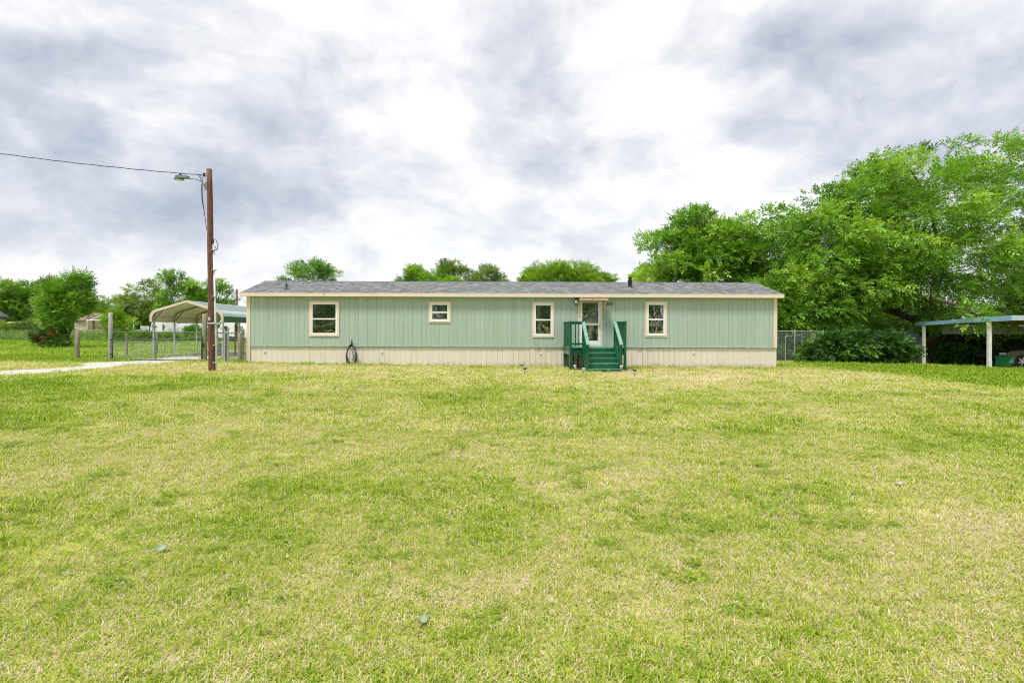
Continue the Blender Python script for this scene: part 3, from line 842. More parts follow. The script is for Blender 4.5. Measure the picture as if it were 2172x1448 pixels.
for t_ in (.968, .947):
    p = pl(t_); MB().tube([(p.x + .05, p.y - .02, p.z), (p.x + .17, p.y - .02, p.z)], .008, 6).build('bolt', M['chrome'], pole)
d0 = pl(.968)
for dx, m_ in ((0, .0), (.05, .4)):
    MB().tube([d0 + Vector((-.30 - dx, -.06, .0)), pl(.945) + Vector((-.21 - dx, -.06, 0)), pl(.91) + Vector((-.25 + dx, -.07, 0)), pl(.85) + Vector((-.24 + dx * .5, -.07, 0)), pl(.78) + Vector((-.15, -.08, 0)), pl(.70) + Vector((-.095, -.06, 0))], .010, 6).build('riser_cable', M['cable'], pole, True)
p0 = pl(.968) + Vector((-.15, -.04, 0)); p1 = Vector((X(-700, PYP), PYP + .2, Z(-700, 195, PYP)))
cab = []
for k in range(61):
    t = k / 60; q = p0.lerp(p1, t); q.z -= .72 * 4 * t * (1 - t) * .5; q.z += .006 * math.sin(k * 2.1); cab.append(q)
wire = MB().tube(cab, .013, 6).build('service_cable', M['cable'], None, True)
tag(wire, 'black overhead service cable running left from the top of the tall wooden pole', 'cable')

far_pole = thing('utility_pole', 'distant thin dark pole rising behind the pale carport roof', 'utility pole', (X(501, 60), 60, zgf(X(501, 60), 60)))
fz = zgf(X(501, 60), 60)
MB().tube([(X(501, 60), 60, fz - .3), (X(502, 60), 60, Z(501, 613, 60))], [.16, .11], 10).build('pole_shaft', M['polewood'], far_pole, True)
MB().tube([(X(502, 60), 59.9, Z(501, 616, 60)), (X(520, 60), 60, Z(515, 640, 60)), (X(545, 60), 60, Z(530, 668, 60))], .02, 5).build('guy_wire', M['cable'], far_pole)

# ================================================================== LEFT CARPORT
CXL, CXR = -17.62, -13.90
CY0, CY1 = 27.0, 33.4
cz = zgf(-15.7, 30)
cpt = thing('metal_carport', 'round-eaved metal carport with pale green roof beyond the farm gate', 'carport', (-15.76, 30.2, cz))
mx_ = (CXL + CXR) / 2; hw = (CXR - CXL) / 2
prof = [(-hw, 1.90), (-hw, 2.22), (-hw + .06, 2.36), (-hw + .16, 2.46), (-hw + .30, 2.53), (0, 2.99)]
prof = prof + [(-x, z) for x, z in prof[-2::-1]]
def pseg(a, b, k): return (a[0] + (b[0] - a[0]) * k, a[1] + (b[1] - a[1]) * k)
def sheet(poly, out_m, in_m, name):
    # a ribbed sheet along Y: outer face, inner face 1.5 cm below
    mb = MB(); n = len(poly)
    nr = []
    for i in range(n):
        a = poly[max(i - 1, 0)]; b = poly[min(i + 1, n - 1)]
        d = Vector((b[0] - a[0], b[1] - a[1])).normalized(); nr.append((-d.y, d.x))
    for Y0, Y1 in ((CY0 - .12, CY1 + .1),):
        o = [(mx_ + p[0] + q[0] * .0, Y, p[1]) for Y in (Y0, Y1) for p, q in zip(poly, nr)]
        i_ = [(mx_ + p[0] - q[0] * .012, Y, p[1] - q[1] * .012) for Y in (Y0, Y1) for p, q in zip(poly, nr)]
        mb.mat(0).add(o, [(k, k + 1, k + 1 + n, k + n) for k in range(n - 1)])
        mb.mat(1).add(i_, [(k, k + n, k + 1 + n, k + 1) for k in range(n - 1)])
    me = bpy.data.meshes.new(name)
    off = Vector(cpt.location)
    me.from_pydata([(v[0] - off.x, v[1] - off.y, v[2] - off.z) for v in mb.v], [], mb.f)
    me.materials.append(out_m); me.materials.append(in_m); me.polygons.foreach_set('material_index', mb.m)
    me.update()
    return link(name, me, cpt)
def ribbed(a, b, nrib):
    out = []
    d = Vector((b[0] - a[0], b[1] - a[1])); L = d.length; d /= L; nrm = Vector((-d.y, d.x))
    for k in range(nrib):
        for f, h in ((.0, 0), (.70, 0), (.78, .028), (.92, .028)):
            s = (k + f) / nrib * L; out.append((a[0] + d.x * s + nrm.x * h, a[1] + d.y * s + nrm.y * h))
    out.append(b); return out
# profile is walked left to right, so the left normal points up and out
sheet(ribbed(prof[0], prof[1], 3), M['carportgreen'], M['carportin'], 'eave_panel')
sheet(prof[1:5], M['carportroof'], M['carportin'], 'eave_curve_panel')
for k in range(2):
    sheet(ribbed(pseg(prof[4], prof[5], k / 2), pseg(prof[4], prof[5], (k + 1) / 2), 4), M['carportroof'], M['carportin'], 'roof_panel')
for k in range(2):
    sheet(ribbed(pseg(prof[5], prof[6], k / 2), pseg(prof[5], prof[6], (k + 1) / 2), 4), M['carportroof'], M['carportin'], 'roof_panel')
sheet(prof[6:10], M['carportroof'], M['carportin'], 'eave_curve_panel')
sheet(ribbed(prof[9], prof[10], 3), M['carportgreen'], M['carportin'], 'eave_panel')
tr = MB(); n = len(prof)
outer = [(mx_ + p[0] * 1.012, p[1] + .025) for p in prof]; inner = [(mx_ + p[0] * .955, p[1] - .085 if 0 < i < n - 1 else p[1]) for i, p in enumerate(prof)]
for i in range(n - 1):
    tr.add([(q[0], y, q[1]) for y in (CY0 - .17, CY0 - .115) for q in (outer[i], outer[i + 1], inner[i + 1], inner[i])], [(0, 1, 2, 3), (7, 6, 5, 4), (0, 4, 5, 1), (2, 6, 7, 3)])
tr.build('front_trim', M['carporttrim'], cpt)
for yy in (27.0, 28.75, 30.9, 33.2):
    pts = [(mx_ + p[0] * .955, yy, p[1] - .05) for p in prof]
    MB().tube([(pts[1][0], yy, pts[1][2] - .25)] + pts[1:-1] + [(pts[-2][0], yy, pts[-2][2] - .25)], .036, 8).build('roof_bow', M['bow'], cpt)
    for s in (-1, 1):
        xx = mx_ + s * hw * .955
        bx('post', M['galv'], cpt, xx - .035, xx + .035, yy - .035, yy + .035, cz - .1, 2.16)
        MB().obox((xx - s * .02, yy, 1.98), (xx - s * .50, yy, 2.56), .04, .04).build('knee_brace', M['bow'], cpt)
for s in (-1, 1):
    xx = mx_ + s * hw * .955
    bx('base_rail', M['galv'], cpt, xx - .045, xx + .045, CY0 - .1, CY1 + .1, zgf(xx, 30) - .02, zgf(xx, 30) + .055)

# ================================================================== GATE AND POSTS
def round_post(px, Y, ptop, r, label, m='postwood', point=.03, dx=0):
    x = X(px, Y); z = zgf(x, Y); zt = Z(px, ptop, Y)
    mb = MB()
    pts = [(x, Y, z - .1), (x, Y, z + .02), (x + dx * .5, Y, (z + zt) / 2), (x + dx, Y, zt - point), (x + dx, Y, zt)]
    mb.tube(pts, [r * 1.08, r * 1.05, r, r * .96, r * .62], 12)
    return tag(mb.build('fence_post', M[m], None, True), label, 'post', 'wooden posts around the gate')
round_post(164.5, 24.1, 700, .085, 'short weathered wooden post standing alone left of the farm gate')
round_post(234.5, 23.95, 662.5, .086, 'tall grey weathered post holding the left end of the farm gate', 'greypost')
round_post(434, 23.55, 665, .095, 'mossy wooden post at the latch end of the farm gate')
round_post(509, 23.1, 706, .085, 'greenish wooden post beside the left corner of the mobile home')
round_post(481.5, 23.4, 706, .07, 'bent wooden post paired with a pipe right of the utility pole', dx=-.05)
round_post(269, 27.6, 707, .055, 'dark slim wooden post behind the left half of the farm gate', 'oldwood')
round_post(333, 30.5, 706, .055, 'dark slim wooden post farther back, beside the centre upright of the gate', 'oldwood')
round_post(516, 24.6, 698, .05, 'thin dark post right behind the corner of the mobile home', 'oldwood')
round_post(499, 29.5, 688, .04, 'dark thin post under the right edge of the pale carport roof', 'oldwood')

GYa, GYb = 23.78, 23.42
gxa, gxb = X(239, GYa), X(428, GYb)
gz0 = Z(330, 764, 23.6); 
gate = thing('farm_gate', 'long green tubular farm gate with wire mesh across the drive', 'gate', ((gxa + gxb) / 2, 23.6, zgf(-15.3, 23.6)))
gza, gzb = Z(239, 763, GYa), Z(428, 765.5, GYb); gta, gtb = Z(239, 704.5, GYa), Z(428, 705, GYb); gma, gmb = Z(239, 719, GYa), Z(428, 720, GYb)
def gp(t, v):        # t along, v 0 bottom 1 top
    return Vector((gxa + (gxb - gxa) * t, GYa + (GYb - GYa) * t, (gza + (gzb - gza) * t) * (1 - v) + (gta + (gtb - gta) * t) * v))
rr = .024
MB().tube([gp(0, 0), gp(0, .5), gp(0, .85), gp(.008, .95), gp(.028, 1), gp(.5, 1), gp(.972, 1), gp(.992, .95), gp(1, .85), gp(1, .5), gp(1, 0)], rr, 8).build('outer_tube', M['gategreen'], gate, True)
MB().tube([gp(0, .02), gp(1, .02)], rr * .9, 8).build('bottom_tube', M['gategreen'], gate, True)
MB().tube([gp(0.005, .755), gp(.995, .755)], rr * .95, 8).build('middle_tube', M['gategreen'], gate, True)
MB().tube([gp(.49, .02), gp(.49, .99)], rr * .8, 8).build('centre_upright', M['gategreen'], gate, True)
wm = MB()
for k in range(1, 82): wm.obox(gp(k / 82, .03), gp(k / 82, .75), .0045, .0045)
for k in range(1, 14): wm.obox(gp(.003, .03 + .72 * k / 14), gp(.997, .03 + .72 * k / 14), .0045, .0045)
wmo = wm.build('wire_mesh', M['chrome'], gate); wmo['kind'] = 'stuff'
for v in (.2, .72):
    p = gp(0, v); bx('hinge', M['black'], gate, p.x - .11, p.x - .01, p.y - .02, p.y + .02, p.z - .02, p.z + .02)
p = gp(1, .55); bx('latch', M['black'], gate, p.x + .0, p.x + .10, p.y - .02, p.y + .015, p.z - .05, p.z + .09)

# pipe and wire fence between the gate post and the home
pf = thing('pipe_fence', 'short green pipe and wire fence between gate post and mobile home', 'fence', (X(470, 23.35), 23.35, zgf(X(470, 23.35), 23.35)))
fa, fb = (X(438, 23.5), 23.5), (X(521, 23.05), 23.05)
def fpt(t, z): return (fa[0] + (fb[0] - fa[0]) * t, fa[1] + (fb[1] - fa[1]) * t, z)
zf = zgf(-12.2, 23.3)
MB().tube([fpt(0.02, 1.37), fpt(.98, 1.37)], .020, 8).build('top_pipe', M['gategreen'], pf)
MB().tube([fpt(0.02, 1.09), fpt(.98, 1.09)], .022, 8).build('middle_pipe', M['gategreen'], pf)
for t_ in (.47, .56):
    MB().tube([fpt(t_, zf - .08), fpt(t_, 1.55)], .03, 8).build('pipe_post', M['galv'], pf)
fw = MB()
for k in range(1, 34): fw.obox(fpt(k / 34, zf + .06), fpt(k / 34, 1.35), .004, .004)
for k in range(12): fw.obox(fpt(.01, zf + .06 + k * .10), fpt(.99, zf + .06 + k * .10), .004, .004)
fo = fw.build('wire_mesh', M['chrome'], pf); fo['kind'] = 'stuff'
bt = MB(); xb_, yb_ = X(458.5, 23.2), 23.2
bt.lathe((xb_, yb_, 1.17), [(.06, 0), (.075, .03), (.075, .15), (.04, .19), (.035, .23)], 12)
bto = bt.build('blue_jug', M['blue'], None, True); tag(bto, 'small blue plastic jug hanging on the pipe fence behind the pole', 'jug')
MB().box(xb_ + .03, xb_ + .075, yb_ - .012, yb_ + .012, 1.22, 1.36).build('jug_label', M['white'], bto)
bx('jug_strap', M['black'], bto, xb_ - .008, xb_ + .008, yb_ - .012, yb_ + .13, 1.385, 1.41)

# grey drum behind the fence and a wooden pallet step at the home corner
x = X(465, 29.5); z = zgf(x, 29.5)
dm = MB().lathe((x, 29.5, z - .01), [(.27, 0), (.285, .02), (.27, .04), (.275, .30), (.285, .31), (.275, .33), (.27, .62), (.285, .64), (.28, .66)], 18).build('metal_drum', M['galv'], None, True)
tag(dm, 'grey metal drum standing behind the pipe fence', 'drum')
ps = thing('wooden_bench', 'small weathered wooden bench against the left end of the mobile home', 'bench', (-11.35, 24.6, zgf(-11.35, 24.6)))
zb_ = zgf(-11.35, 24.6)
for k in range(3): bx('seat_plank', M['oldwood'], ps, -11.75, -11.0, 24.3 + k * .17, 24.45 + k * .17, zb_ + .44, zb_ + .48)
for xx in (-11.7, -11.1):
    for yy in (24.35, 24.72): bx('leg', M['oldwood'], ps, xx, xx + .06, yy, yy + .06, zb_ - .02, zb_ + .439)

# ================================================================== CHAIN LINK FENCES
def chain_fence(name, label, a, b, h, posts, spacing, wr, rail=True, zoff=0):
    L = math.hypot(b[0] - a[0], b[1] - a[1]); mxx, myy = (a[0] + b[0]) / 2, (a[1] + b[1]) / 2
    t0 = thing(name, label, 'fence', (mxx, myy, zgf(mxx, myy)))
    def q(t, z): 
        xx, yy = a[0] + (b[0] - a[0]) * t, a[1] + (b[1] - a[1]) * t
        return Vector((xx, yy, zgf(xx, yy) + z))
    for t_ in posts:
        MB().tube([q(t_, -.15), q(t_, h + .04)], .028, 8).lathe(q(t_, h + .04), [(.034, 0), (.03, .02), (.01, .04)], 8).build('post', M['galv'], t0)
    MB().tube([q(k / 8, h) for k in range(9)], .022, 8).build('top_rail', M['galv'], t0)
    wmb = MB(); nn = int(L / spacing); hh = h - .04
    kk = int(hh / spacing) + 1
    for i in range(-kk, nn + 1):
        for s in (0, 1):
            t0_, t1_ = i * spacing / L, (i * spacing + hh) / L
            z0_, z1_ = .03, .03 + hh
            u0, u1 = t0_, t1_
            if u0 < 0: z0_ += (0 - u0) * L; u0 = 0
            if u1 > 1: z1_ -= (u1 - 1) * L; u1 = 1
            if u1 - u0 < .002: continue
            if s: z0_, z1_ = .06 + hh - z0_, .06 + hh - z1_
            wmb.tube([q(u0, z0_), q(u1, z1_)], wr, 3, False)
    w_ = wmb.build('wire_mesh', M['chrome'], t0); w_['kind'] = 'stuff'
    return t0
chain_fence('chain_link_fence', 'galvanised chain link fence between mobile home and dark shrubs', (12.75, 29.3), (X(1746, 29.0), 29.0), 1.68, (0, .72, 1), .075, .0025)
cg = thing('chain_link_gate', 'narrow galvanised gate frame in front of the chain link by the home', 'gate', (16.2, 28.9, zgf(16.2, 28.9)))
za = zgf(16.2, 28.9); ga0, ga1 = X(1666, 28.9), X(1701, 28.9)
MB().tube([(ga0, 28.9, za + .02), (ga0, 28.9, za + 1.42), (ga1, 28.9, za + 1.46), (ga1, 28.9, za - .05)], .020, 8).build('gate_frame', M['galv'], cg)
chain_fence('chain_link_fence', 'distant chain link fence along the back of the left field', (X(-60, 68), 68), (X(215, 68), 68), 1.28, (.18, .38, .60, .80, 1), .22, .006)

# ================================================================== TREES
def frames(d, roll):
    d = d / np.linalg.norm(d, axis=1, keepdims=True)
    ref = np.tile(np.array([0, 0, 1.]), (len(d), 1)); ref[np.abs(d[:, 2]) > .93] = (1, 0, 0)
    s = np.cross(d, ref); s /= np.linalg.norm(s, axis=1, keepdims=True)
    n = np.cross(s, d)
    c, si = np.cos(roll)[:, None], np.sin(roll)[:, None]
    return d, s * c + n * si, n * c - s * si
def spray_leaves(P, D, L, tint, r, pairs=3, leaf=.42, wid=.17, droop=.15, roll_sd=.6):
    """pinnate sprays: paired diamond leaflets along a drooping midrib; returns verts, quads, tint"""
    n = len(P)
    d, s, nn = frames(D, r.normal(0, roll_sd, n))
    V = []; T = []
    L = L[:, None]
    for k in range(pairs):
        t = (k + .6) / (pairs + .3)
        base = P + d * L * t - np.array([0, 0, 1.]) * L * droop * t * t
        for sg in (-1, 1):
            ax = d * r.uniform(.45, .85, (n, 1)) + s * sg * r.uniform(.6, 1.0, (n, 1)) - np.array([0, 0, 1.]) * r.uniform(0, .45, (n, 1))
            ax /= np.linalg.norm(ax, axis=1, keepdims=True)
            sd = np.cross(ax, nn + r.normal(0, .35, (n, 3))); sd /= np.linalg.norm(sd, axis=1, keepdims=True) + 1e-9
            ll = L * leaf * r.uniform(.8, 1.2, (n, 1)); ww = L * wid * r.uniform(.8, 1.2, (n, 1)) * .5
            V.append(np.stack([base, base + ax * ll * .5 + sd * ww, base + ax * ll, base + ax * ll * .5 - sd * ww], 1)); T.append(tint + r.normal(0, .07, n))
    base = P + d * L - np.array([0, 0, 1.]) * L * droop
    ax = d - np.array([0, 0, .3]); ax /= np.linalg.norm(ax, axis=1, keepdims=True)
    sd = np.cross(ax, nn); ll = L * leaf; ww = L * wid * .5
    V.append(np.stack([base, base + ax * ll * .5 + sd * ww, base + ax * ll, base + ax * ll * .5 - sd * ww], 1)); T.append(tint)
    V = np.stack(V, 1).reshape(-1, 3); T = np.repeat(np.stack(T, 1).ravel(), 4)
    Fq = np.arange(len(V)).reshape(-1, 4)
    return V, Fq, np.clip(T, 0, 1)

def bez(a, b, c, n): 
    return [a * (1 - t) ** 2 + b * 2 * t * (1 - t) + c * t * t for t in np.linspace(0, 1, n)]

def make_tree(name, label, cat, base, fork, trunk_r, lobes, clump_r, nspray, L, leafm, seed, group=None, wind=(0, 0, 0), droop=.15, mains=7,
              pairs=3, leaf=.42, wid=.17, shell=.45, stems=1, twigs=True, flat=.75, tintbase=.45, barkm='bark', cname='crown', upd=.25):
    r = np.random.default_rng(seed)
    bxp, byp = base; bz = zgf(bxp, byp)
    B = np.array([bxp, byp, bz])
    C = []; CR = []; CO = []
    for lobe in lobes:
        cx_, cy_, cz_, rx, ry, rz, nc = lobe[:7]
        v = r.normal(0, 1, (nc, 3)); v /= np.linalg.norm(v, axis=1, keepdims=True)
        v *= (shell + (1 - shell) * r.random((nc, 1)) ** .6)
        c = np.array([cx_, cy_, cz_]) + v * np.array([rx, ry, rz])
        C.append(c); CR.append(clump_r * (lobe[7] if len(lobe) > 7 else 1) * r.uniform(.65, 1.3, nc)); CO.append(np.tile(np.array([cx_, cy_, cz_ - rz * .35]), (nc, 1)))
    C = np.concatenate(C); CR = np.concatenate(CR); CO = np.concatenate(CO)
    C[:, 2] = np.maximum(C[:, 2], bz + .35 * clump_r)
    t0 = thing(name, label, cat, tuple(B), group)
    # skeleton
    mb = MB(); nodes = []
    allc = C.mean(0)
    for s_ in range(stems):
        off = np.array([0, 0, 0.]) if stems == 1 else np.array([r.normal(0, .12), r.normal(0, .12), 0])
        fk = np.array(fork) + (0 if stems == 1 else 1) * np.array([r.normal(0, .5), r.normal(0, .4), r.normal(0, .2)])
        mid = (B + off + fk) / 2 + np.array([r.normal(0, .06), r.normal(0, .06), 0]) * trunk_r * 4
        tp = bez(B + off - np.array([0, 0, .15]), mid, fk, 7)
        rad = [trunk_r * (1.25 - .45 * k / 6) / (stems ** .5) for k in range(7)]; rad[0] *= 1.35
        mb.tube([tuple(p) for p in tp], rad, 10)
        nodes += [(tp[k], rad[k]) for k in range(3, 7)]
    rem = list(range(len(C))); r.shuffle(rem)
    first = [rem[0]]
    while len(first) < min(mains, len(C)):
        d = np.min(np.linalg.norm(C[:, None] - C[first][None], axis=2), axis=1); first.append(int(np.argmax(d)))
    def grow(i, rad0, n, sides):
        tgt = C[i]
        N = np.array([q[0] for q in nodes]); dist = np.linalg.norm(N - tgt, axis=1) + np.maximum(0, N[:, 2] - tgt[2]) * .8
        k = int(np.argmin(dist)); st_ = N[k]; rr_ = min(rad0, nodes[k][1] * .8)
        ctl = (st_ + tgt) / 2 + np.array([0, 0, .18 * np.linalg.norm(tgt - st_)]) + r.normal(0, .05, 3) * np.linalg.norm(tgt - st_)
        pp = bez(st_, ctl, tgt, n)
        rs_ = [max(rr_ * (1 - .8 * j / (n - 1)), .012) for j in range(n)]
        mb.tube([tuple(p) for p in pp], rs_, sides, False)
        nodes.extend((pp[j], rs_[j]) for j in range(1, n))
    for i in first: grow(i, trunk_r * .55, 9, 7)
    if twigs:
        for i in rem:
            if i not in first: grow(i, trunk_r * .2, 6, 4)
    mb.build('trunk', M[barkm], t0, True)
    # foliage
    cnt = np.maximum(3, (nspray / len(C) * (CR / CR.mean()) ** 2)).astype(int)
    idx = np.repeat(np.arange(len(C)), cnt)
    n = len(idx)
    v = r.normal(0, 1, (n, 3)); v /= np.linalg.norm(v, axis=1, keepdims=True)
    rad = r.random((n, 1)) ** .45
    P = C[idx] + v * rad * CR[idx][:, None] * np.array([1.1, 1.1, flat])
    out = P - CO[idx]; out /= np.linalg.norm(out, axis=1, keepdims=True) + 1e-6
    D = v * .6 + out * .8 + r.normal(0, .45, (n, 3)) + np.array(wind) + np.array([0, 0, -droop * 1.2 + upd * 0])
    ctint = r.normal(tintbase, .22, len(C))
    tint = ctint[idx] + r.normal(0, .11, n)
    V, Fq, T = spray_leaves(P, D, L * r.uniform(.65, 1.25, n), tint, r, pairs, leaf, wid, droop)
    V[:, 2] = np.maximum(V[:, 2], bz + .02)
    link(cname, np_mesh(cname, V - B, Fq, M[leafm], T), t0)
    return t0

# --- right: the big spreading tree and its neighbours
make_tree('shade_tree', 'largest spreading shade tree, low forked trunk behind the blue-edged carport', 'tree', (27.4, 33.2), (27.4, 33.2, 1.9), .42,
          [(29.6, 34, 7.0, 9.8, 6.0, 6.9, 250), (21.6, 33, 6.2, 3.9, 3.6, 4.4, 75), (18.6, 32, 3.6, 2.2, 2.2, 2.6, 36), (22.0, 31.5, 4.6, 2.4, 1.8, 1.4, 18), (25.8, 30.8, 6.2, 5.0, 2.5, 2.0, 30), (24.7, 27.0, 2.35, .55, .4, .6, 12, .36), (34.5, 31, 6.3, 5, 4, 4.2, 44)],
          .90, 37000, .46, 'leaf_fresh', 101, wind=(.35, -.1, 0), droop=.22, mains=15, pairs=3, leaf=.42, wid=.18, shell=.5, tintbase=.6, flat=.55)
make_tree('roadside_tree', 'mid-height bright green tree filling the gap beside the largest tree', 'tree', (18.8, 37.5), (18.8, 37.5, 2.6), .22,
          [(18.6, 37.5, 5.9, 3.9, 3.2, 4.6, 75), (18.0, 35.6, 3.2, 3.0, 1.6, 2.6, 26)], .9, 10000, .48, 'leaf_fresh', 102, wind=(.3, 0, 0), droop=.2, tintbase=.6, flat=.55, wid=.2)
make_tree('roadside_tree', 'rounded tree directly behind the right end of the mobile home roof', 'tree', (15.2, 39), (15.2, 39, 2.8), .24,
          [(15.3, 39, 5.6, 4.1, 3.6, 4.7, 95)], .95, 12500, .52, 'leaf_fresh', 103, wind=(.3, 0, 0), droop=.2, tintbase=.54, flat=.55, wid=.2)
make_tree('young_tree', 'yellow-green young tree glowing behind the shade under the largest tree', 'tree', (30.0, 44.5), (30, 44.5, 1.6), .10,
          [(29.5, 44.5, 3.6, 5.0, 1.8, 2.8, 42)], .85, 4200, .46, 'leaf_yellow', 104, tintbase=.6)
make_tree('young_tree', 'slender leafy tree behind the chain link at the right end of the home', 'tree', (16.6, 32), (16.6, 32, 1.2), .10,
          [(16.4, 31.5, 2.2, 2.1, 1.1, 2.2, 50)], .62, 6000, .40, 'leaf_mid', 105, droop=.2, tintbase=.5)
sh_spec = [(17.9, 28.2, 1.25, .9, .78, 24, 'dense dark shrub at the end of the chain link fence'),
           (19.7, 28.6, 1.4, .9, .92, 30, 'widest dark green shrub in the middle of the hedge row'),
           (21.5, 28.8, 1.2, .9, .85, 24, 'dark shrub below the grey house wall, right of the widest shrub'),
           (22.7, 29.6, .7, .7, .6, 14, 'deep-shaded shrub next to the leaning old boards'),
           (26.6, 30.2, .8, .5, .45, 12, 'low dark shrub under the back edge of the blue-edged carport')]
for k, (sx_, sy_, rx, ry, rz, nc, lab) in enumerate(sh_spec):
    zb0 = zgf(sx_, sy_)
    make_tree('shrub', lab, 'shrub', (sx_, sy_), (sx_, sy_, zb0 + .35), .05, [(sx_, sy_, zb0 + rz * .95, rx, ry, rz, nc)], .42, nc * 95, .30, 'leaf_dark', 120 + k, mains=6, stems=3, droop=.25, tintbase=.46, shell=.35, wid=.24, cname='foliage')
# --- behind the home
make_tree('background_tree', 'small round tree rising above the left part of the roof', 'tree', (-17.0, 48), (-17.0, 48, 3.2), .2, [(-16.6, 48, 6.0, 2.4, 2.0, 1.9, 30), (-18.6, 48, 5.3, 1.4, 1.2, 1.0, 9)], .62, 3600, .42, 'leaf_fresh', 130, tintbase=.4)
make_tree('background_tree', 'thin-leaved tree above the roof, leftmost of the middle clump', 'tree', (-7.8, 52), (-7.8, 52, 3), .16, [(-7.0, 52, 5.4, 2.5, 1.8, 2.2, 34)], .7, 4200, .42, 'leaf_fresh', 131, tintbase=.55)
make_tree('background_tree', 'tallest wispy tree in the middle clump above the roof', 'tree', (-4.4, 53), (-4.4, 53, 3), .16, [(-4.1, 53, 6.1, 1.7, 1.3, 2.4, 22)], .55, 2200, .40, 'leaf_olive', 132, tintbase=.4)
make_tree('background_tree', 'rightmost olive tree of the middle clump above the roof', 'tree', (-1.4, 52), (-1.4, 52, 3), .16, [(-1.3, 52, 5.4, 2.8, 1.7, 2.4, 34)], .66, 3800, .40, 'leaf_olive', 133, tintbase=.42)
make_tree('background_tree', 'low yellow-green tree just showing over the roof before the middle clump', 'tree', (-4.9, 47), (-4.9, 47, 2.5), .12, [(-4.9, 47, 4.9, 3.0, 1.2, 1.35, 24)], .6, 2400, .40, 'leaf_yellow', 134, tintbase=.5)
make_tree('background_tree', 'bright yellow-green rounded tree above the roof left of the chimney', 'tree', (5.2, 42), (5.2, 42, 2.5), .2, [(5.2, 42, 4.7, 3.1, 2.2, 2.3, 56)], .75, 7500, .40, 'leaf_yellow', 135, tintbase=.42, shell=.55)
make_tree('background_tree', 'darker tree behind the right shoulder of the bright yellow-green tree', 'tree', (8.9, 46), (8.9, 46, 2.5), .16, [(8.3, 46, 5.0, 2.6, 1.6, 2.0, 32)], .65, 3800, .40, 'leaf_mid', 136, tintbase=.6)
make_tree('background_tree', 'tiny tree top peeking over the roof beside the chimney vent', 'tree', (13.7, 50), (13.7, 50, 2.5), .12, [(13.7, 50, 5.7, .9, .8, 1.1, 10)], .45, 800, .36, 'leaf_fresh', 137)
# --- left
make_tree('locust_tree', 'feathery bright green tree rising from the red flowering bush', 'tree', (-32.3, 39.6), (-32.3, 39.6, 1.7), .16,
          [(-32.4, 39.6, 2.9, 1.6, 1.3, 1.1, 30), (-32.0, 39.6, 4.0, 1.15, 1.0, .9, 20), (-31.5, 39.6, 4.95, .65, .5, .55, 10, .8), (-33.3, 39.6, 4.3, .65, .6, .5, 9, .8), (-30.8, 39.6, 3.8, .6, .5, .3, 6, .7)], .48, 4300, .50, 'leaf_fresh', 140, wind=(.45, 0, .25), droop=.05, pairs=3, leaf=.36, wid=.13, tintbase=.46, stems=3)
rb = make_tree('rose_bush', 'dark bush with red flowers at the foot of the feathery tree', 'bush', (-32.9, 39.1), (-32.9, 39.1, .5), .04,
          [(-32.6, 39.0, .75, 1.05, .7, .72, 26), (-33.7, 39.0, 1.0, .7, .5, .35, 8)], .34, 1900, .26, 'leaf_dark', 141, stems=4, tintbase=.5, cname='foliage')
r = np.random.default_rng(5)
fc = np.array([(-33.9, 38.45, 1.15), (-33.5, 38.4, 1.0), (-33.7, 38.4, .98), (-32.75, 38.3, .62), (-32.85, 38.3, .78), (-32.35, 38.3, 1.35), (-32.2, 38.3, 1.28), (-31.95, 38.35, 1.05), (-33.15, 38.35, .9), (-32.5, 38.3, 1.2), (-32.9, 38.3, .5)])
fi = np.repeat(np.arange(len(fc)), 15)
Pq = fc[fi] + r.normal(0, .12, (len(fi), 3)); Dq = r.normal(0, 1, (len(fi), 3))
V, Fq, T = spray_leaves(Pq, Dq, np.full(len(fi), .10), r.normal(.5, .25, len(fi)), r, 2, .6, .5)
link('blossoms', np_mesh('blossoms', V - np.array(rb.location), Fq, M['rose'], T), rb)
far = [(-46, 78, 8.6, 4.5, 'leaf_mid', 'broad dark tree at the far left edge of the field'),
       (15, 79, 8.8, 4.4, 'leaf_mid', 'dark green tree above the stone shed at far left'),
       (72, 82, 8.6, 4.2, 'leaf_mid', 'dark tree immediately behind the feathery left tree'),
       (118, 74, 9.0, 2.2, 'leaf_olive', 'olive tree peeking above the feathery left tree'),
       (222, 84, 6.4, 3.0, 'leaf_yellow', 'low yellow-green tree behind the tan house'),
       (300, 80, 8.6, 3.5, 'leaf_olive', 'loose wispy tree left of the carport peak'),
       (385, 76, 10.0, 3.3, 'leaf_fresh', 'leafy tree above the carport peak, left of the pole'),
       (448, 78, 8.9, 3.4, 'leaf_fresh', 'leafy tree behind the pole and carport roof'),
       (345, 84, 6.0, 3.8, 'leaf_mid', 'lower dark tree behind the carport front'),
       (180, 86, 5.0, 3.4, 'leaf_mid', 'low distant tree between the feathery tree and tan house')]
for k, (px, Y, h, rr_, lm, lab) in enumerate(far):
    x = X(px, Y); rz = h * .42
    make_tree('field_tree', lab, 'tree', (x, Y), (x, Y, h * .28), .2, [(x, Y, h - rz, rr_, rr_ * .7, rz, int(16 + rr_ * 8))], .85, int(800 * rr_), .62, lm, 150 + k, tintbase=.45, mains=6, wid=.2)
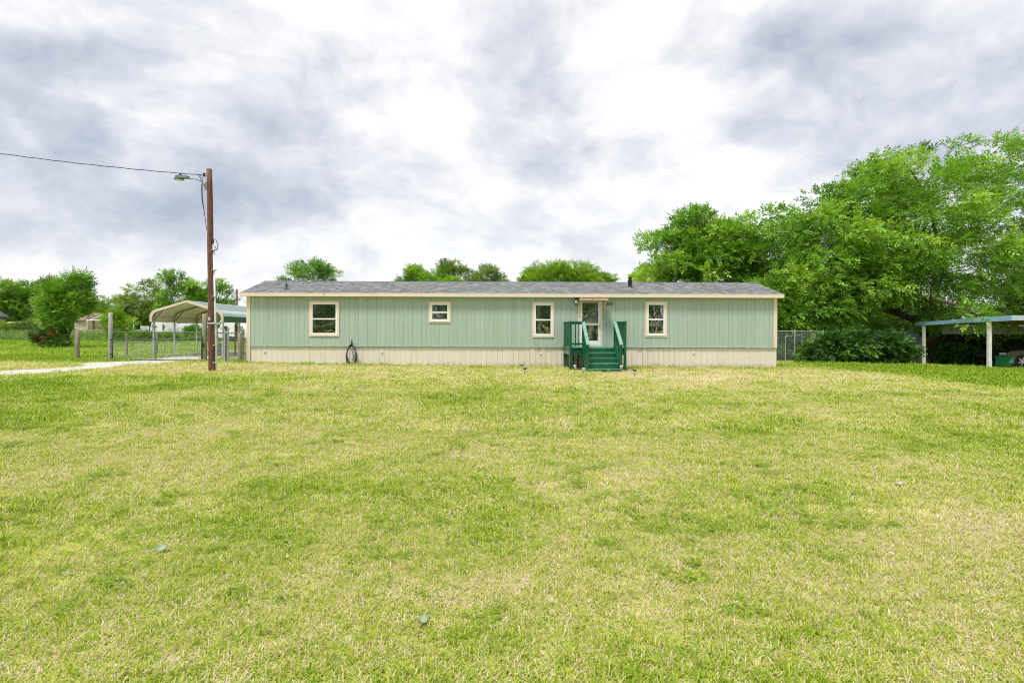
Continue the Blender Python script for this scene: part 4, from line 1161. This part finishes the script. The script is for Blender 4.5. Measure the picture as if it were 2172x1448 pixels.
for px, Y, h, rr_, lm, lab in ((250, 50, 3.2, .95, 'leaf_yellow', 'yellow-green shrub right of the tall gate post'),
                               (60, 66.5, 2.4, 1.9, 'leaf_olive', 'olive shrub along the far chain link fence'),
                               (10, 66, 2.4, 1.6, 'leaf_olive', 'olive shrub at the left edge by the fence'),
                               (118, 66, 2.3, 1.4, 'leaf_weed', 'pale shrub behind the red flowering bush'),
                                                              (418, 60, 1.7, 1.3, 'leaf_fresh', 'bright green shrub in front of the white trailers'),
                               (275, 58, .9, .8, 'leaf_mid', 'small shrub behind the gate, left of carport'),
                               (308, 56, .9, .9, 'leaf_olive', 'grey-green shrub behind the gate below the trailers'),
                               (350, 57, .8, 1.0, 'leaf_olive', 'low shrub beneath the carport seen through the gate')):
    x = X(px, Y); zb0 = zgf(x, Y)
    make_tree('shrub', lab, 'shrub', (x, Y), (x, Y, zb0 + .4), .05, [(x, Y, zb0 + h * .5, rr_, rr_ * .7, h * .48, 18)], .5, 1300, .36, lm, 200 + int(px), mains=5, stems=3, tintbase=.5, cname='foliage')
# --- behind the camera: the trees that the windows mirror
mirr = [(-21, -17, 'leafy tree behind the viewer mirrored in the widest window'), (-12, -15, 'leafy tree behind the viewer mirrored in the small short window'), (-2.5, -18, 'leafy tree straight behind the viewer, facing the middle of the home'),
        (8, -16, 'leafy tree behind the viewer mirrored in the storm door'), (17, -17, 'leafy tree behind the viewer mirrored in the window right of the porch')]
pr = None
for k, (x, y, lab) in enumerate(mirr):
    if pr is None:
        pr = make_tree('roadside_tree', lab, 'tree', (x, y), (x, y, 2.2), .25, [(x, y, 5.0, 5.2, 3.0, 4.6, 70)], 1.1, 6500, .62, 'leaf_fresh', 300, tintbase=.5, mains=8, wid=.24, group='trees mirrored in the window glass')
    else:
        c = copy_tree(pr); c.location = (x, y, zgf(x, y)); c.rotation_euler.z = k * 1.3; c.scale = (1, 1, 1 + .08 * (k % 3)); c['label'] = lab

# weeds along the far fence
nw = 5200
wx = rng.uniform(X(-40, 66), X(480, 62), nw); wy = rng.uniform(60.5, 67.5, nw) - np.clip((wx + 60) * .12, 0, 5)
wz = zg(wx, wy)
hgt = .35 + .75 * vnoise(wx, wy, .25, 71, 3)
P = np.c_[wx, wy, wz + rng.random(nw) * hgt]
V, Fq, T = spray_leaves(P, np.c_[rng.normal(0, .4, nw), rng.normal(0, .4, nw), np.ones(nw)], rng.uniform(.3, .55, nw), rng.normal(.5, .2, nw), rng, 2, .5, .16, .0)
tag(link('tall_weeds', np_mesh('tall_weeds', V, Fq, M['leaf_weed'], T)), 'pale tall weeds along the far fence line beyond the left field', 'weeds', kind='stuff')

# ================================================================== LEFT BACKGROUND BUILDINGS AND TRAILERS
def gabled(name, label, x0, x1, y0, y1, zw, zr, wallm, roofm, over=.3):
    cxm, cym = (x0 + x1) / 2, (y0 + y1) / 2; z = zgf(cxm, cym)
    h = thing(name, label, 'building', (cxm, cym, z))
    bx('wall', wallm, h, x0, x1, y0, y1, z - .2, zw)
    rm = MB()
    rm.prism([(y0 - over, zw - .02), (cym, zr), (y1 + over, zw - .02), (y1 + over, zw + .08), (cym, zr + .12), (y0 - over, zw + .08)], x0 - over, x1 + over, 'x')
    rm.build('roof', roofm, h)
    MB().prism([(y0 + .01, zw - .01), (y1 - .01, zw - .01), (cym, zr - .02)], x0 + .01, x1 - .01, 'x').build('gable', wallm, h)
    return h
th = gabled('tan_house', 'distant tan house with brown porch posts beyond the field', X(186, 72), X(226, 78), 72, 78, 2.75, 3.75, M['tan'], M['brownroof'])
bx('porch_roof', M['white'], th, X(193, 70.5), X(240, 70.5), 69.6, 71.6, 2.72, 2.86)
bx('porch_floor', M['white'], th, X(186, 70.5), X(262, 70.5), 69.7, 71.9, 1.05, 1.20)
for px in (200, 217, 240): bx('porch_post', M['brown'], th, X(px, 70) - .09, X(px, 70) + .09, 69.8, 69.95, zgf(-50, 70), 2.72)
bx('porch_rail', M['brown'], th, X(200, 70), X(240, 70), 69.82, 69.92, 1.75, 1.87)
bx('window', M['glass'], th, X(222, 72), X(234, 72), 71.95, 72.01, 1.5, 2.4)

ss = thing('stone_shed', 'low grey stone-block shed with white eave behind the far fence', 'shed', (X(68, 71), 71.5, zgf(X(68, 71), 71.5)))
zss = zgf(X(68, 71), 71.5); sx0, sx1 = X(26, 71), X(98, 71)
bx('wall', M['stone'], ss, sx0 + .05, sx1 - .05, 71.06, 74, zss - .1, 2.35)
for row in range(8):
    zz = zss + .02 + row * .27; xx = sx0 + (.3 if row % 2 else 0)
    while xx < sx1 - .05:
        wdt = min(random.uniform(.45, .75), sx1 - xx)
        bx('stone_block', M['stone'], ss, xx + .02, xx + wdt - .02, 70.95 + random.uniform(0, .05), 71.1, zz + .015, zz + .25)
        xx += wdt
bx('roof', M['white'], ss, sx0 - .3, sx1 + .3, 70.6, 74.3, 2.36, 2.52)
ds = thing('neighbour_shed', 'pale shed with dark sloping roof cut by the left edge', 'shed', (X(-60, 49), 49, zgf(X(-60, 49), 49)))
bx('wall', M['white'], ds, X(-140, 47), X(-14, 50), 47, 50, zgf(-44, 47) - .1, 2.35)
MB().prism([(X(-140, 47), 4.9), (X(-140, 47), 5.05), (X(19, 50.5), 2.72), (X(19, 50.5), 2.50)], 46.3, 50.5).build('roof', M['darkroof'], ds)
MB().prism([(X(-140, 47), 2.36), (X(-140, 47), 4.85), (X(-16, 50), 2.70), (X(-16, 50), 2.36)], 47.02, 49.9).build('gable', M['white'], ds)

def trailer(name, label, px0, px1, Y, ztop, slant0, slant1, band, wm=M['rvwhite']):
    x0, x1 = X(px0, Y), X(px1, Y); z = zgf((x0 + x1) / 2, Y)
    t0 = thing(name, label, 'trailer', ((x0 + x1) / 2, Y, z))
    zb = z + .5
    MB().prism([(x0, zb), (x1, zb), (x1 - slant1 * .15, zb + (ztop - zb) * .55), (x1 - slant1, ztop - .05), (x1 - slant1 - .2, ztop), (x0 + slant0 + .2, ztop), (x0 + slant0, ztop - .05), (x0 + slant0 * .15, zb + (ztop - zb) * .55)], Y, Y + 2.3).build('body', wm, t0)
    bx('stripe', M[band], t0, x0 + slant0 * .8, x1 - slant1 * .8, Y - .02, Y - .001, zb + (ztop - zb) * .60, zb + (ztop - zb) * .68)
    L = x1 - x0
    for f0, f1 in ((.14, .30), (.60, .80)):
        wo_ = bx('window', M['glass'], t0, x0 + L * f0, x0 + L * f1, Y - .03, Y - .021, zb + (ztop - zb) * .42, zb + (ztop - zb) * .80)
    bx('door', M['white'], t0, x0 + L * .40, x0 + L * .40 + .65, Y - .035, Y - .001, zb + .02, zb + (ztop - zb) * .9)
    for f in (.42, .56):
        MB().tube([(x0 + L * f, Y - .05, z + .33), (x0 + L * f, Y + .18, z + .33)], .33, 14).build('wheel', M['tyre'], t0)
    bx('chassis', M['rvgrey'], t0, x0 + .1, x1 - .1, Y + .1, Y + 2.2, z + .36, zb - .001)
    MB().obox((x0 + .1, Y + 1.1, z + .42), (x0 - .9, Y + 1.1, z + .42), .1, .1).build('hitch', M['rvgrey'], t0)
    bx('hitch_jack', M['rvgrey'], t0, x0 - .85, x0 - .78, Y + 1.06, Y + 1.14, z - .02, z + .5)
    return t0
trailer('travel_trailer', 'white travel trailer with dark band behind the carport front', 318, 356, 63, 2.55, .25, .35, 'brown')
trailer('travel_trailer', 'white trailer with slanted nose behind the middle carport posts', 362, 412, 66, 2.35, .9, .3, 'rvgrey')
trailer('travel_trailer', 'long low white trailer behind the gate latch post', 420, 452, 62, 2.0, .2, .9, 'rvgrey')
trailer('travel_trailer', 'white trailer seen between the pole and mobile home', 463, 528, 60, 2.3, .3, 1.2, 'rvgrey')
ft = thing('flatbed_trailer', 'low white flatbed trailer right of the yellow-green shrub', 'trailer', (X(287, 64), 64, zgf(X(287, 64), 64)))
zt_ = zgf(X(287, 64), 64)
bx('bed', M['rvwhite'], ft, X(274, 64), X(299, 64), 63, 65, zt_ + .75, zt_ + 1.38)
for px in (281, 292): MB().tube([(X(px, 63), 62.9, zt_ + .36), (X(px, 63), 63.2, zt_ + .36)], .36, 14).build('wheel', M['tyre'], ft)
bx('axle', M['rvgrey'], ft, X(276, 64), X(297, 64), 63.3, 64.7, zt_ + .3, zt_ + .749)
bx('stake', M['white'], ft, X(282.5, 63), X(284, 63), 62.98, 63.08, zt_ + 1.381, zt_ + 2.1)
lp = thing('lattice_screen', 'white lattice screen between the flatbed and first trailer', 'screen', (X(306, 62), 62, zgf(X(306, 62), 62)))
lx0, lx1, lz0, lz1 = X(298.5, 62), X(316, 62), zt_ - .05, Z(306, 691.5, 62)
frame4(MB(), lx0, lx1, lz0, lz1, .09, 61.95, 62.05).build('frame', M['white'], lp)
lm_ = MB()
nl = 9
for k in range(-nl, nl):
    for s in (0, 1):
        a = Vector((lx0 + (lx1 - lx0) * max(k, 0) / nl, 62, lz0 + (lz1 - lz0) * max(-k, 0) / nl)); b = Vector((lx0 + (lx1 - lx0) * min(k + nl, nl) / nl, 62, lz0 + (lz1 - lz0) * min(nl - k, nl) / nl))
        if k >= 0: b.z = lz0 + (lz1 - lz0) * (nl - k) / nl; b.x = lx1
        else: b.x = lx0 + (lx1 - lx0) * (nl + k) / nl; b.z = lz1
        if s: a.x, b.x = lx0 + lx1 - a.x, lx0 + lx1 - b.x
        if (b - a).length > .05: lm_.obox(a + Vector((0, .012 * (1 - 2 * s), 0)), b + Vector((0, .012 * (1 - 2 * s), 0)), .05, .012, (0, 1, 0))
lo = lm_.build('lattice', M['white'], lp); lo['kind'] = 'stuff'

# ================================================================== RIGHT CARPORT AND YARD
rx0, rx1, ry0, ry1 = 24.35, 33.0, 24.75, 30.4
zA, zB = 2.33, 2.08            # roof top edge: front, back
rcp = thing('blue_carport', 'flat carport with blue fascia and peeling white posts at right edge', 'carport', (27.5, 27.5, zgf(27.5, 27.5)))
MB().prism([(ry0 + .03, zA - .02), (ry1 - .03, zB - .02), (ry1 - .03, zB - .06), (ry0 + .03, zA - .06)], rx0 + .03, rx1 - .03, 'x').build('roof_sheet', M['greypanel'], rcp)
MB().prism([(ry0, zA), (27.0, zA - .10), (27.0, zA - .32), (ry0, zA - .25)], rx0, rx0 + .028, 'x').build('fascia', M['bluefascia'], rcp)
MB().prism([(27.005, zA - .10), (ry1, zB), (ry1, zB - .19), (27.005, zA - .32)], rx0, rx0 + .028, 'x').build('fascia', M['bluefascia'], rcp)
bx('fascia', M['palefascia'], rcp, rx0 + .03, rx0 + 3.0, ry0 - .028, ry0 - .001, zA - .24, zA)
bx('fascia', M['palefascia'], rcp, rx0 + 3.005, rx1, ry0 - .028, ry0 - .001, zA - .24, zA)
for k in range(4):
    yy = ry0 + .8 + k * 1.35; zz = zA - .07 - .25 * (yy - ry0) / (ry1 - ry0)
    bx('purlin', M['brown'], rcp, rx0 + .04, rx1 - .1, yy, yy + .06, zz - .09, zz - .005)
for xx, yy, zt in ((24.42, 25.9, 2.03), (24.42, 29.85, 1.88), (31.5, 25.9, 2.03), (31.5, 29.85, 1.88)):
    zz = zgf(xx, yy)
    po = bx('post', M['peelwhite'], rcp, xx - .075 if yy < 27 else xx - .06, xx + .075 if yy < 27 else xx + .06, yy - .06, yy + .06, zz - .10, zt)
for k in range(4):
    xa = 25.9 + k * 1.8
    bx('valance_panel', M['greypanel'], rcp, xa, xa + 1.78, ry1 - .06 + .006 * (k % 2), ry1 - .03 + .006 * (k % 2), 1.42, 1.90)
bx('gutter', M['palefascia'], rcp, 24.9, 32.9, ry1 - .5, ry1 - .40, 1.93, 1.985)
# shade cloth and back fence
sc = bx('shade_cloth', M['blacktarp'], None, 26.9, 34, 31.2, 31.22, .45, 1.75)
tag(sc, 'black shade cloth hanging behind the blue-edged carport', 'cloth')
for px_ in (26.95, 33.9):
    MB().tube([(px_, 31.24, zgf(px_, 31.24) - .1), (px_, 31.24, 1.8)], .03, 8).build('cloth_pole', M['galv'], sc)
bf = thing('board_fence', 'brown board fence at the back of the blue-edged carport', 'fence', (29, 32.0, zgf(29, 32)))
for k in range(56):
    xx = 25.4 + k * .15; zz = zgf(xx, 32)
    bx('fence_board', M['tanfence'], bf, xx, xx + .142, 32.0, 32.022, zz - .05, 1.28 + random.uniform(-.04, .04))
for zz in (.2, 1.0): bx('fence_rail', M['tanfence'], bf, 25.4, 33.8, 32.024, 32.07, zz, zz + .08)
# leaning old boards
lb = thing('leaning_boards', 'old broken fence boards leaning beside the back carport post', 'boards', (24.0, 30.6, zgf(24, 30.6)))
for k in range(11):
    xx = 22.8 + k * .21; zz = zgf(xx, 30.7); ln_ = random.uniform(1.2, 1.6)
    MB().obox((xx + .55, 30.65, zz - .02), (xx + .05 + random.uniform(-.1, .1), 30.9, zz + ln_), .14, .02, (0, 1, 0)).build('old_board', M['oldwood'], lb)
# corrugated sheet leaning
cs_ = MB(); va = []; fa_ = []
for k in range(41):
    u = k / 40; dz = .03 * math.sin(k * math.pi / 2)
    for v in (0, 1):
        px_ = Vector((X(1919, 31.3) + .15 * u, 31.3, Z(1920, 706 - 6 + 0, 31.3) - .0)).lerp(Vector((X(1958, 30.5), 30.5, Z(1958, 725, 30.5))), v)
        px_ += Vector((.50 * u * .6, 0, .62 * u * .55)) - Vector((.1, 0, .25)) + Vector((0, -dz, dz))
        va.append(tuple(px_)); va.append(tuple(px_ + Vector((0, .004, -.004))))
for k in range(40):
    b = 4 * k; fa_ += [(b, b + 2, b + 6, b + 4), (b + 1, b + 5, b + 7, b + 3)]
cs_.add(va, fa_)
cso = cs_.build('corrugated_sheet', M['zinc']); tag(cso, 'loose corrugated metal sheet leaning by the old boards', 'metal sheet')
# neighbours behind
nh = thing('grey_house', 'grey sided house behind the shrubs under the largest tree', 'house', (34, 46, zgf(34, 46)))
zz = zgf(34, 46); hx0, hx1 = X(1822, 44), X(1985, 44)
bx('wall', M['greysiding'], nh, hx0 + .02, hx1, 44.03, 50, zz - .3, 3.0)
k = 0; xx = hx0
while xx < hx1 - .05:
    bx('wall_panel', M['greysiding'], nh, xx, min(xx + .38, hx1), 44.0, 44.028, zz - .1, 2.98); xx += .40
MB().prism([(43.6, 2.98), (47, 4.2), (50.4, 2.98), (50.4, 3.1), (47, 4.35), (43.6, 3.1)], hx0 - .3, hx1 + .3, 'x').build('roof', M['greysiding'], nh)
bs = thing('brown_shed', 'dark open shed with brown roof edge behind the shrubs', 'shed', (28.6, 43, zgf(28.6, 43)))
zz = zgf(28.6, 43); b0, b1 = X(1776, 42), X(1838, 42)
bx('back_wall', M['brown'], bs, b0, b1, 44.5, 44.6, zz - .1, 2.7)
bx('roof', M['brownroof'], bs, b0 - .2, b1 + .2, 41.7, 44.8, 2.72, 3.05)
for xx in (b0, b1 - .14): bx('post', M['brown'], bs, xx, xx + .14, 41.9, 42.04, zz - .1, 2.72)
for k in range(5): MB().obox((b0 + .2, 42.3 + .3 * k, zz + .2 + .25 * k), (b1 - .2, 42.6 + .2 * k, zz + .5 + .22 * k), .12, .1).build('stacked_plank', M['oldwood'], bs)

# green bin tipped on its side
gbx, gby = X(2117, 26.6), 26.6; gbz = zgf(gbx, gby)
gb = thing('wheeled_bin', 'green wheeled bin tipped over under the blue-edged carport', 'bin', (gbx + .3, gby, gbz))
MB().add([(gbx + .12, gby - .28, gbz + .08), (gbx + .12, gby + .28, gbz + .08), (gbx + .12, gby + .28, gbz + .62), (gbx + .12, gby - .28, gbz + .62),
          (gbx + .66, gby - .21, gbz + .14), (gbx + .66, gby + .21, gbz + .14), (gbx + .66, gby + .21, gbz + .54), (gbx + .66, gby - .21, gbz + .54)],
         [(0, 1, 2, 3), (7, 6, 5, 4), (0, 4, 5, 1), (1, 5, 6, 2), (2, 6, 7, 3), (3, 7, 4, 0)]).build('bin_body', M['bin'], gb)
MB().obox((gbx + .10, gby - .32, gbz + .60), (gbx - .22, gby - .32, gbz + .12), .60, .05, (1, 0, 0)).build('bin_lid', M['bin'], gb)
MB().tube([(gbx + .60, gby - .27, gbz + .12), (gbx + .60, gby + .27, gbz + .12)], .12, 14).build('wheel', M['tyre'], gb)
em = MB().prism([(gbx + .38 + .13 * math.cos(t * math.pi / 8), gbz + .36 + .085 * math.sin(t * math.pi / 8)) for t in range(16)], gby - .272, gby - .262)
em.build('emblem', M['binmark'], gb)
# dark car, nose towards the left
cx0, cyc = X(2134, 26.9), 26.9; cz0 = zgf(28.5, 27.8)
car = thing('parked_car', 'black car parked under the blue-edged carport at right edge', 'car', (cx0 + 2.2, cyc + .9, cz0))
side = [(0, .45), (.02, .75), (.25, .90), (1.15, 1.00), (1.95, 1.48), (3.3, 1.52), (4.2, 1.08), (4.45, .98), (4.5, .45), (3.95, .30), (.55, .28)]
bd = MB().prism([(cx0 + a, cz0 + b) for a, b in side], cyc, cyc + 1.75).build('body', M['carpaint'], car)
bev = bd.modifiers.new('bevel', 'BEVEL'); bev.width = .06; bev.segments = 2
for a in ((1.35, 2.05), (2.15, 3.2)):
    bx('side_window', M['glass'], car, cx0 + a[0] + .35, cx0 + a[1] + .1, cyc - .012, cyc - .001, cz0 + 1.06, cz0 + 1.40)
for fx in (.82, 3.65):
    for yy in (cyc - .02, cyc + 1.57):
        wl = MB().tube([(cx0 + fx, yy, cz0 + .34), (cx0 + fx, yy + .2, cz0 + .34)], .34, 22).build('wheel', M['tyre'], car)
        MB().tube([(cx0 + fx, yy - .012, cz0 + .34), (cx0 + fx, yy - .002, cz0 + .34)], .06, 12).build('hub', M['alloy'], wl)
        for k in range(6):
            t = k * math.pi / 3 + .3
            MB().obox((cx0 + fx + .06 * math.cos(t), yy - .008, cz0 + .34 + .06 * math.sin(t)), (cx0 + fx + .225 * math.cos(t), yy - .008, cz0 + .34 + .225 * math.sin(t)), .05, .012, (0, 1, 0)).build('spoke', M['alloy'], wl)
bx('headlight', M['lampglass'], car, cx0 - .012, cx0 + .10, cyc + .05, cyc + .35, cz0 + .66, cz0 + .78)
bx('marker_lamp', M['redlight'], car, cx0 + .06, cx0 + .16, cyc - .014, cyc - .001, cz0 + .74, cz0 + .80)
MB().obox((cx0 + 1.5, cyc - .18, cz0 + 1.02), (cx0 + 1.5, cyc - .01, cz0 + 1.02), .12, .12).build('mirror', M['carpaint'], car)
# bare dirt floor below that carport
dv = []; df = []
for i in range(15):
    for j in range(12):
        x = 25.0 + i * .6 + random.uniform(-.12, .12); y = 25.6 + j * .5 + random.uniform(-.1, .1); dv.append((x, y, zgf(x, y) + .02))
for i in range(14):
    for j in range(11): df.append((i * 12 + j, i * 12 + 12 + j, i * 12 + 13 + j, i * 12 + 1 + j))
M['dirt'] = mat('bare_dirt', (.10, .075, .055), (.17, .13, .095), 5, .95)
tag(MB().add(dv, df).build('dirt_floor', M['dirt']), kind='structure')
# timber edging in front
el = MB().tube([(24.6, 26.6, zgf(24.6, 26.6) + .03), (25.4, 26.2, zgf(25.4, 26.2) + .04), (26.2, 25.9, zgf(26.2, 25.9) + .03)], .05, 8).build('fallen_log', M['oldwood'], None, True)
tag(el, 'thin fallen log on the grass before the blue-edged carport', 'log')

# ================================================================== LAWN: leaves, litter, grass
def leaf_mesh(L, W, curl):
    v = []; f = []
    for i in range(7):
        t = i / 6; w_ = W * math.sin(math.pi * min(1, t * .93 + .03)) ** .8
        for j in range(5):
            u = (j - 2) / 2
            v.append(((t - .5) * L, u * w_ / 2, .012 + abs(u) * w_ * .18 + curl * (t - .4) ** 2 * L))
    for i in range(6):
        for j in range(4): f.append((i * 5 + j, i * 5 + j + 1, i * 5 + j + 6, i * 5 + j + 5))
    return v, f
M['leafpale'] = mat('fallen_leaf_pale_green', (.20, .27, .17), (.26, .33, .22), 30, .6)
M['leafwhite'] = mat('fallen_leaf_silver', (.36, .40, .30), (.30, .34, .24), 30, .6)
M['leafbrown'] = mat('fallen_leaf_brown', (.34, .20, .10), (.44, .28, .15), 30, .7)
for px, py, L, W, mm, rz, tilt, lab in ((342, 1172, .088, .07, 'leafpale', .5, .5, 'largest pale green fallen leaf, on the left foreground grass'),
        (895, 1325, .07, .055, 'leafpale', 1.1, .35, 'pale green fallen leaf nearest the viewer'),
        (1907, 1028, .09, .06, 'leafwhite', .1, .25, 'silvery fallen leaf on the right foreground grass'),
        (148, 1225, .07, .04, 'leafpale', .3, .2, 'small green fallen leaf at far left foreground'),
        (1390, 931, .09, .06, 'leafwhite', .2, .3, 'silvery fallen leaf in the middle right of the lawn'),
        (478, 874, .12, .06, 'leafwhite', 0, .3, 'silvery fallen leaf on the lawn before the utility pole'),
        (1228, 1419, .03, .02, 'leafbrown', .9, .5, 'small brown fallen leaf at the bottom of the lawn')):
    Y = 1.5 * F / (py - 702 - .0035 * (px - 1049)); x = X(px, Y); Y *= 1
    v, f = leaf_mesh(L * .92, W * .72, 1.1)
    v = [(a + random.uniform(-.004, .004), b + random.uniform(-.004, .004), c + random.uniform(-.003, .003)) for a, b, c in v]
    o = MB().add(v, f).build('fallen_leaf', M[mm], None, True)
    o.location = (x, Y, zgf(x, Y) + .026); o.rotation_euler = (tilt, random.uniform(-.2, .2), rz)
    tag(o, lab, 'leaf', 'single leaves fallen on the lawn')
# anonymous small litter
nl_ = 170
ly = np.concatenate([rng.uniform(2.2, 8, 90), rng.uniform(8, 20, 80)]); lx_ = (rng.random(nl_) - .5) * 2 * ly * .98 
keepl = ~((lx_ > 2.5) & (ly > 19))
lx_, ly = lx_[keepl], ly[keepl]; nl_ = len(lx_)
P = np.c_[lx_, ly, zg(lx_, ly) + .03]
V, Fq, T = spray_leaves(P, np.c_[rng.normal(0, 1, nl_), rng.normal(0, 1, nl_), rng.normal(0, .15, nl_)], rng.uniform(.012, .03, nl_), rng.random(nl_), rng, 1, .6, .5, 0)
M['litter'] = leaf_mat('dry_leaf_litter', (.36, .25, .15), (.55, .47, .36), (.72, .72, .66), .1)
tag(link('leaf_litter', np_mesh('leaf_litter', V, Fq, M['litter'], T)), 'tiny dry leaf bits scattered over the lawn', 'leaf litter', kind='stuff')

# grass tufts (kept in a collection outside the scene, instanced by geometry nodes)
tcol = bpy.data.collections.new('grass_tufts')
def tuft(seed, nbl, rad, hmin, hmax, wd, lie, broad=False):
    r = np.random.default_rng(seed); V = []; Fs = []; T = []
    for k in range(nbl):
        a = r.uniform(0, 6.28); d = rad * math.sqrt(r.random()); b = np.array([d * math.cos(a), d * math.sin(a), -.005])
        az = r.uniform(0, 6.28); h = r.uniform(hmin, hmax); ln = r.uniform(*lie)
        dv_ = np.array([math.cos(az), math.sin(az), 0]); sd = np.array([-math.sin(az), math.cos(az), 0]) * wd * r.uniform(.7, 1.3) * .5
        p1 = b + dv_ * h * ln * .45 + np.array([0, 0, h * .62 * (1.15 - ln * .6)]); p2 = b + dv_ * h * ln + np.array([0, 0, h * (1.08 - ln * .75)])
        o = len(V)
        V += [b - sd, b + sd, p1 + sd * .85, p1 - sd * .85, p2]
        Fs += [(o, o + 1, o + 2, o + 3), (o + 3, o + 2, o + 4)]
        T += [float(np.clip(r.normal(.5, .26), 0, 1))] * 5
    me = bpy.data.meshes.new('tuft'); me.from_pydata([tuple(v) for v in V], [], Fs); me.materials.append(M['grass'])
    at = me.attributes.new('tint', 'FLOAT', 'POINT'); at.data.foreach_set('value', T)
    o = bpy.data.objects.new('tuft_%d' % seed, me); tcol.objects.link(o)
for s_ in range(4): tuft(s_, 26, .085, .020, .050, .0044, (.6, 1.3))
for s_ in range(4, 6): tuft(s_, 16, .05, .04, .075, .0050, (.25, .8))
def clover(seed):
    r = np.random.default_rng(seed); V = []; Fs = []; T = []
    for k in range(16):
        a = r.uniform(0, 6.28); d = .07 * math.sqrt(r.random()); b = np.array([d * math.cos(a), d * math.sin(a), r.uniform(.012, .042)])
        for q in range(3):
            az = a + q * 2.1 + r.normal(0, .2); ln = r.uniform(.010, .018); ax = np.array([math.cos(az), math.sin(az), r.normal(.1, .25)]); sd = np.array([-math.sin(az), math.cos(az), 0]) * ln * .42
            o = len(V); V += [b, b + ax * ln * .6 + sd, b + ax * ln, b + ax * ln * .6 - sd]; Fs += [(o, o + 1, o + 2, o + 3)]; T += [float(np.clip(r.normal(.1, .08), 0, 1))] * 4
    me = bpy.data.meshes.new('clover'); me.from_pydata([tuple(v) for v in V], [], Fs); me.materials.append(M['grass'])
    at = me.attributes.new('tint', 'FLOAT', 'POINT'); at.data.foreach_set('value', T)
    o = bpy.data.objects.new('tuft_%d' % seed, me); tcol.objects.link(o)
clover(6); clover(7)
def scatter(n, y0, y1, xm, size, seed, x0=None, x1=None):
    r = np.random.default_rng(seed)
    y = np.sqrt(r.random(n) * (y1 ** 2 - y0 ** 2) + y0 ** 2) if x0 is None else r.uniform(y0, y1, n)
    x = (r.random(n) * 2 - 1) * (y * xm + .5) if x0 is None else r.uniform(x0, x1, n)
    return np.c_[x, y, size * r.uniform(.7, 1.35, n)]
pts = np.concatenate([scatter(30000, 1.5, 4.2, 1.08, 1.0, 1), scatter(38000, 4.2, 8, 1.06, 1.3, 2), scatter(36000, 8, 14, 1.05, 2.0, 3), scatter(38000, 14, 27, 1.04, 2.8, 4),
                      scatter(16000, 24, 66, 0, 3.4, 5, -62, -11.5)])
d_ = dryness(pts[:, 0], pts[:, 1])
gmask = drive(pts[:, 0], pts[:, 1]) < .10 + rng.normal(0, .16, len(pts))
hmask = ~((pts[:, 0] > WX0 - .05) & (pts[:, 0] < WX1 + .02) & (pts[:, 1] > YW + .02))
pmask = ~((pts[:, 0] > PX0 + .1) & (pts[:, 0] < PX1 - .1) & (pts[:, 1] > PY + .15)) & ~((pts[:, 0] > SX0) & (pts[:, 0] < SX1) & (pts[:, 1] > SYB))
cmask = ~((pts[:, 0] > 25) & (pts[:, 1] > 25.7))
bald = vnoise(pts[:, 0], pts[:, 1], 1.1, 41, 4, .6)
bmask = rng.random(len(pts)) > smooth01(bald, .58, .74) * .5
k_ = gmask & hmask & pmask & cmask & bmask
pts = pts[k_]; d_ = d_[k_]
N = len(pts)
me = bpy.data.meshes.new('grass'); me.vertices.add(N)
me.vertices.foreach_set('co', np.c_[pts[:, :2], zg(pts[:, 0], pts[:, 1])].astype(np.float32).ravel())
def pattr(nm, typ, v, key='value'):
    at = me.attributes.new(nm, typ, 'POINT'); at.data.foreach_set(key, v)
lush = np.clip(.5 - d_, 0, .6)
pattr('dry', 'FLOAT', d_.astype(np.float32))
pattr('size', 'FLOAT', (pts[:, 2] * (.85 + .55 * lush)).astype(np.float32))
pattr('rot', 'FLOAT_VECTOR', np.c_[rng.normal(0, .10, N), rng.normal(0, .10, N), rng.uniform(0, 6.28, N)].astype(np.float32).ravel(), 'vector')
pick = rng.integers(0, 4, N); up_ = rng.random(N) < .10 + lush * .35; pick[up_] = rng.integers(4, 6, int(up_.sum()))
wd_ = (vnoise(pts[:, 0], pts[:, 1], 1.7, 51, 5, .7) > .60) & (rng.random(N) < .07); pick[wd_] = rng.integers(6, 8, int(wd_.sum()))
d_[wd_] -= .1; me.attributes['dry'].data.foreach_set('value', d_.astype(np.float32))
pattr('pick', 'INT', pick.astype(np.int32))
grass = link('lawn_grass', me); tag(grass, 'short mown lawn grass, part green and part straw-dry', 'grass', kind='stuff')
ng = bpy.data.node_groups.new('scatter_grass', 'GeometryNodeTree')
ng.interface.new_socket('Geometry', in_out='INPUT', socket_type='NodeSocketGeometry')
ng.interface.new_socket('Geometry', in_out='OUTPUT', socket_type='NodeSocketGeometry')
gi = ng.nodes.new('NodeGroupInput'); go = ng.nodes.new('NodeGroupOutput')
iop = ng.nodes.new('GeometryNodeInstanceOnPoints'); ci = ng.nodes.new('GeometryNodeCollectionInfo')
ci.inputs['Collection'].default_value = tcol; ci.inputs['Separate Children'].default_value = True; ci.inputs['Reset Children'].default_value = True
def nattr(nm, typ):
    nd = ng.nodes.new('GeometryNodeInputNamedAttribute'); nd.data_type = typ; nd.inputs['Name'].default_value = nm
    return nd.outputs['Attribute']
L_ = ng.links.new
L_(gi.outputs[0], iop.inputs['Points']); L_(ci.outputs[0], iop.inputs['Instance'])
iop.inputs['Pick Instance'].default_value = True
L_(nattr('pick', 'INT'), iop.inputs['Instance Index']); L_(nattr('rot', 'FLOAT_VECTOR'), iop.inputs['Rotation']); L_(nattr('size', 'FLOAT'), iop.inputs['Scale'])
L_(iop.outputs[0], go.inputs[0])
md = grass.modifiers.new('scatter', 'NODES'); md.node_group = ng
print('grass tufts', N, 'tris', sum(len(m.polygons) * 2 for m in bpy.data.meshes))
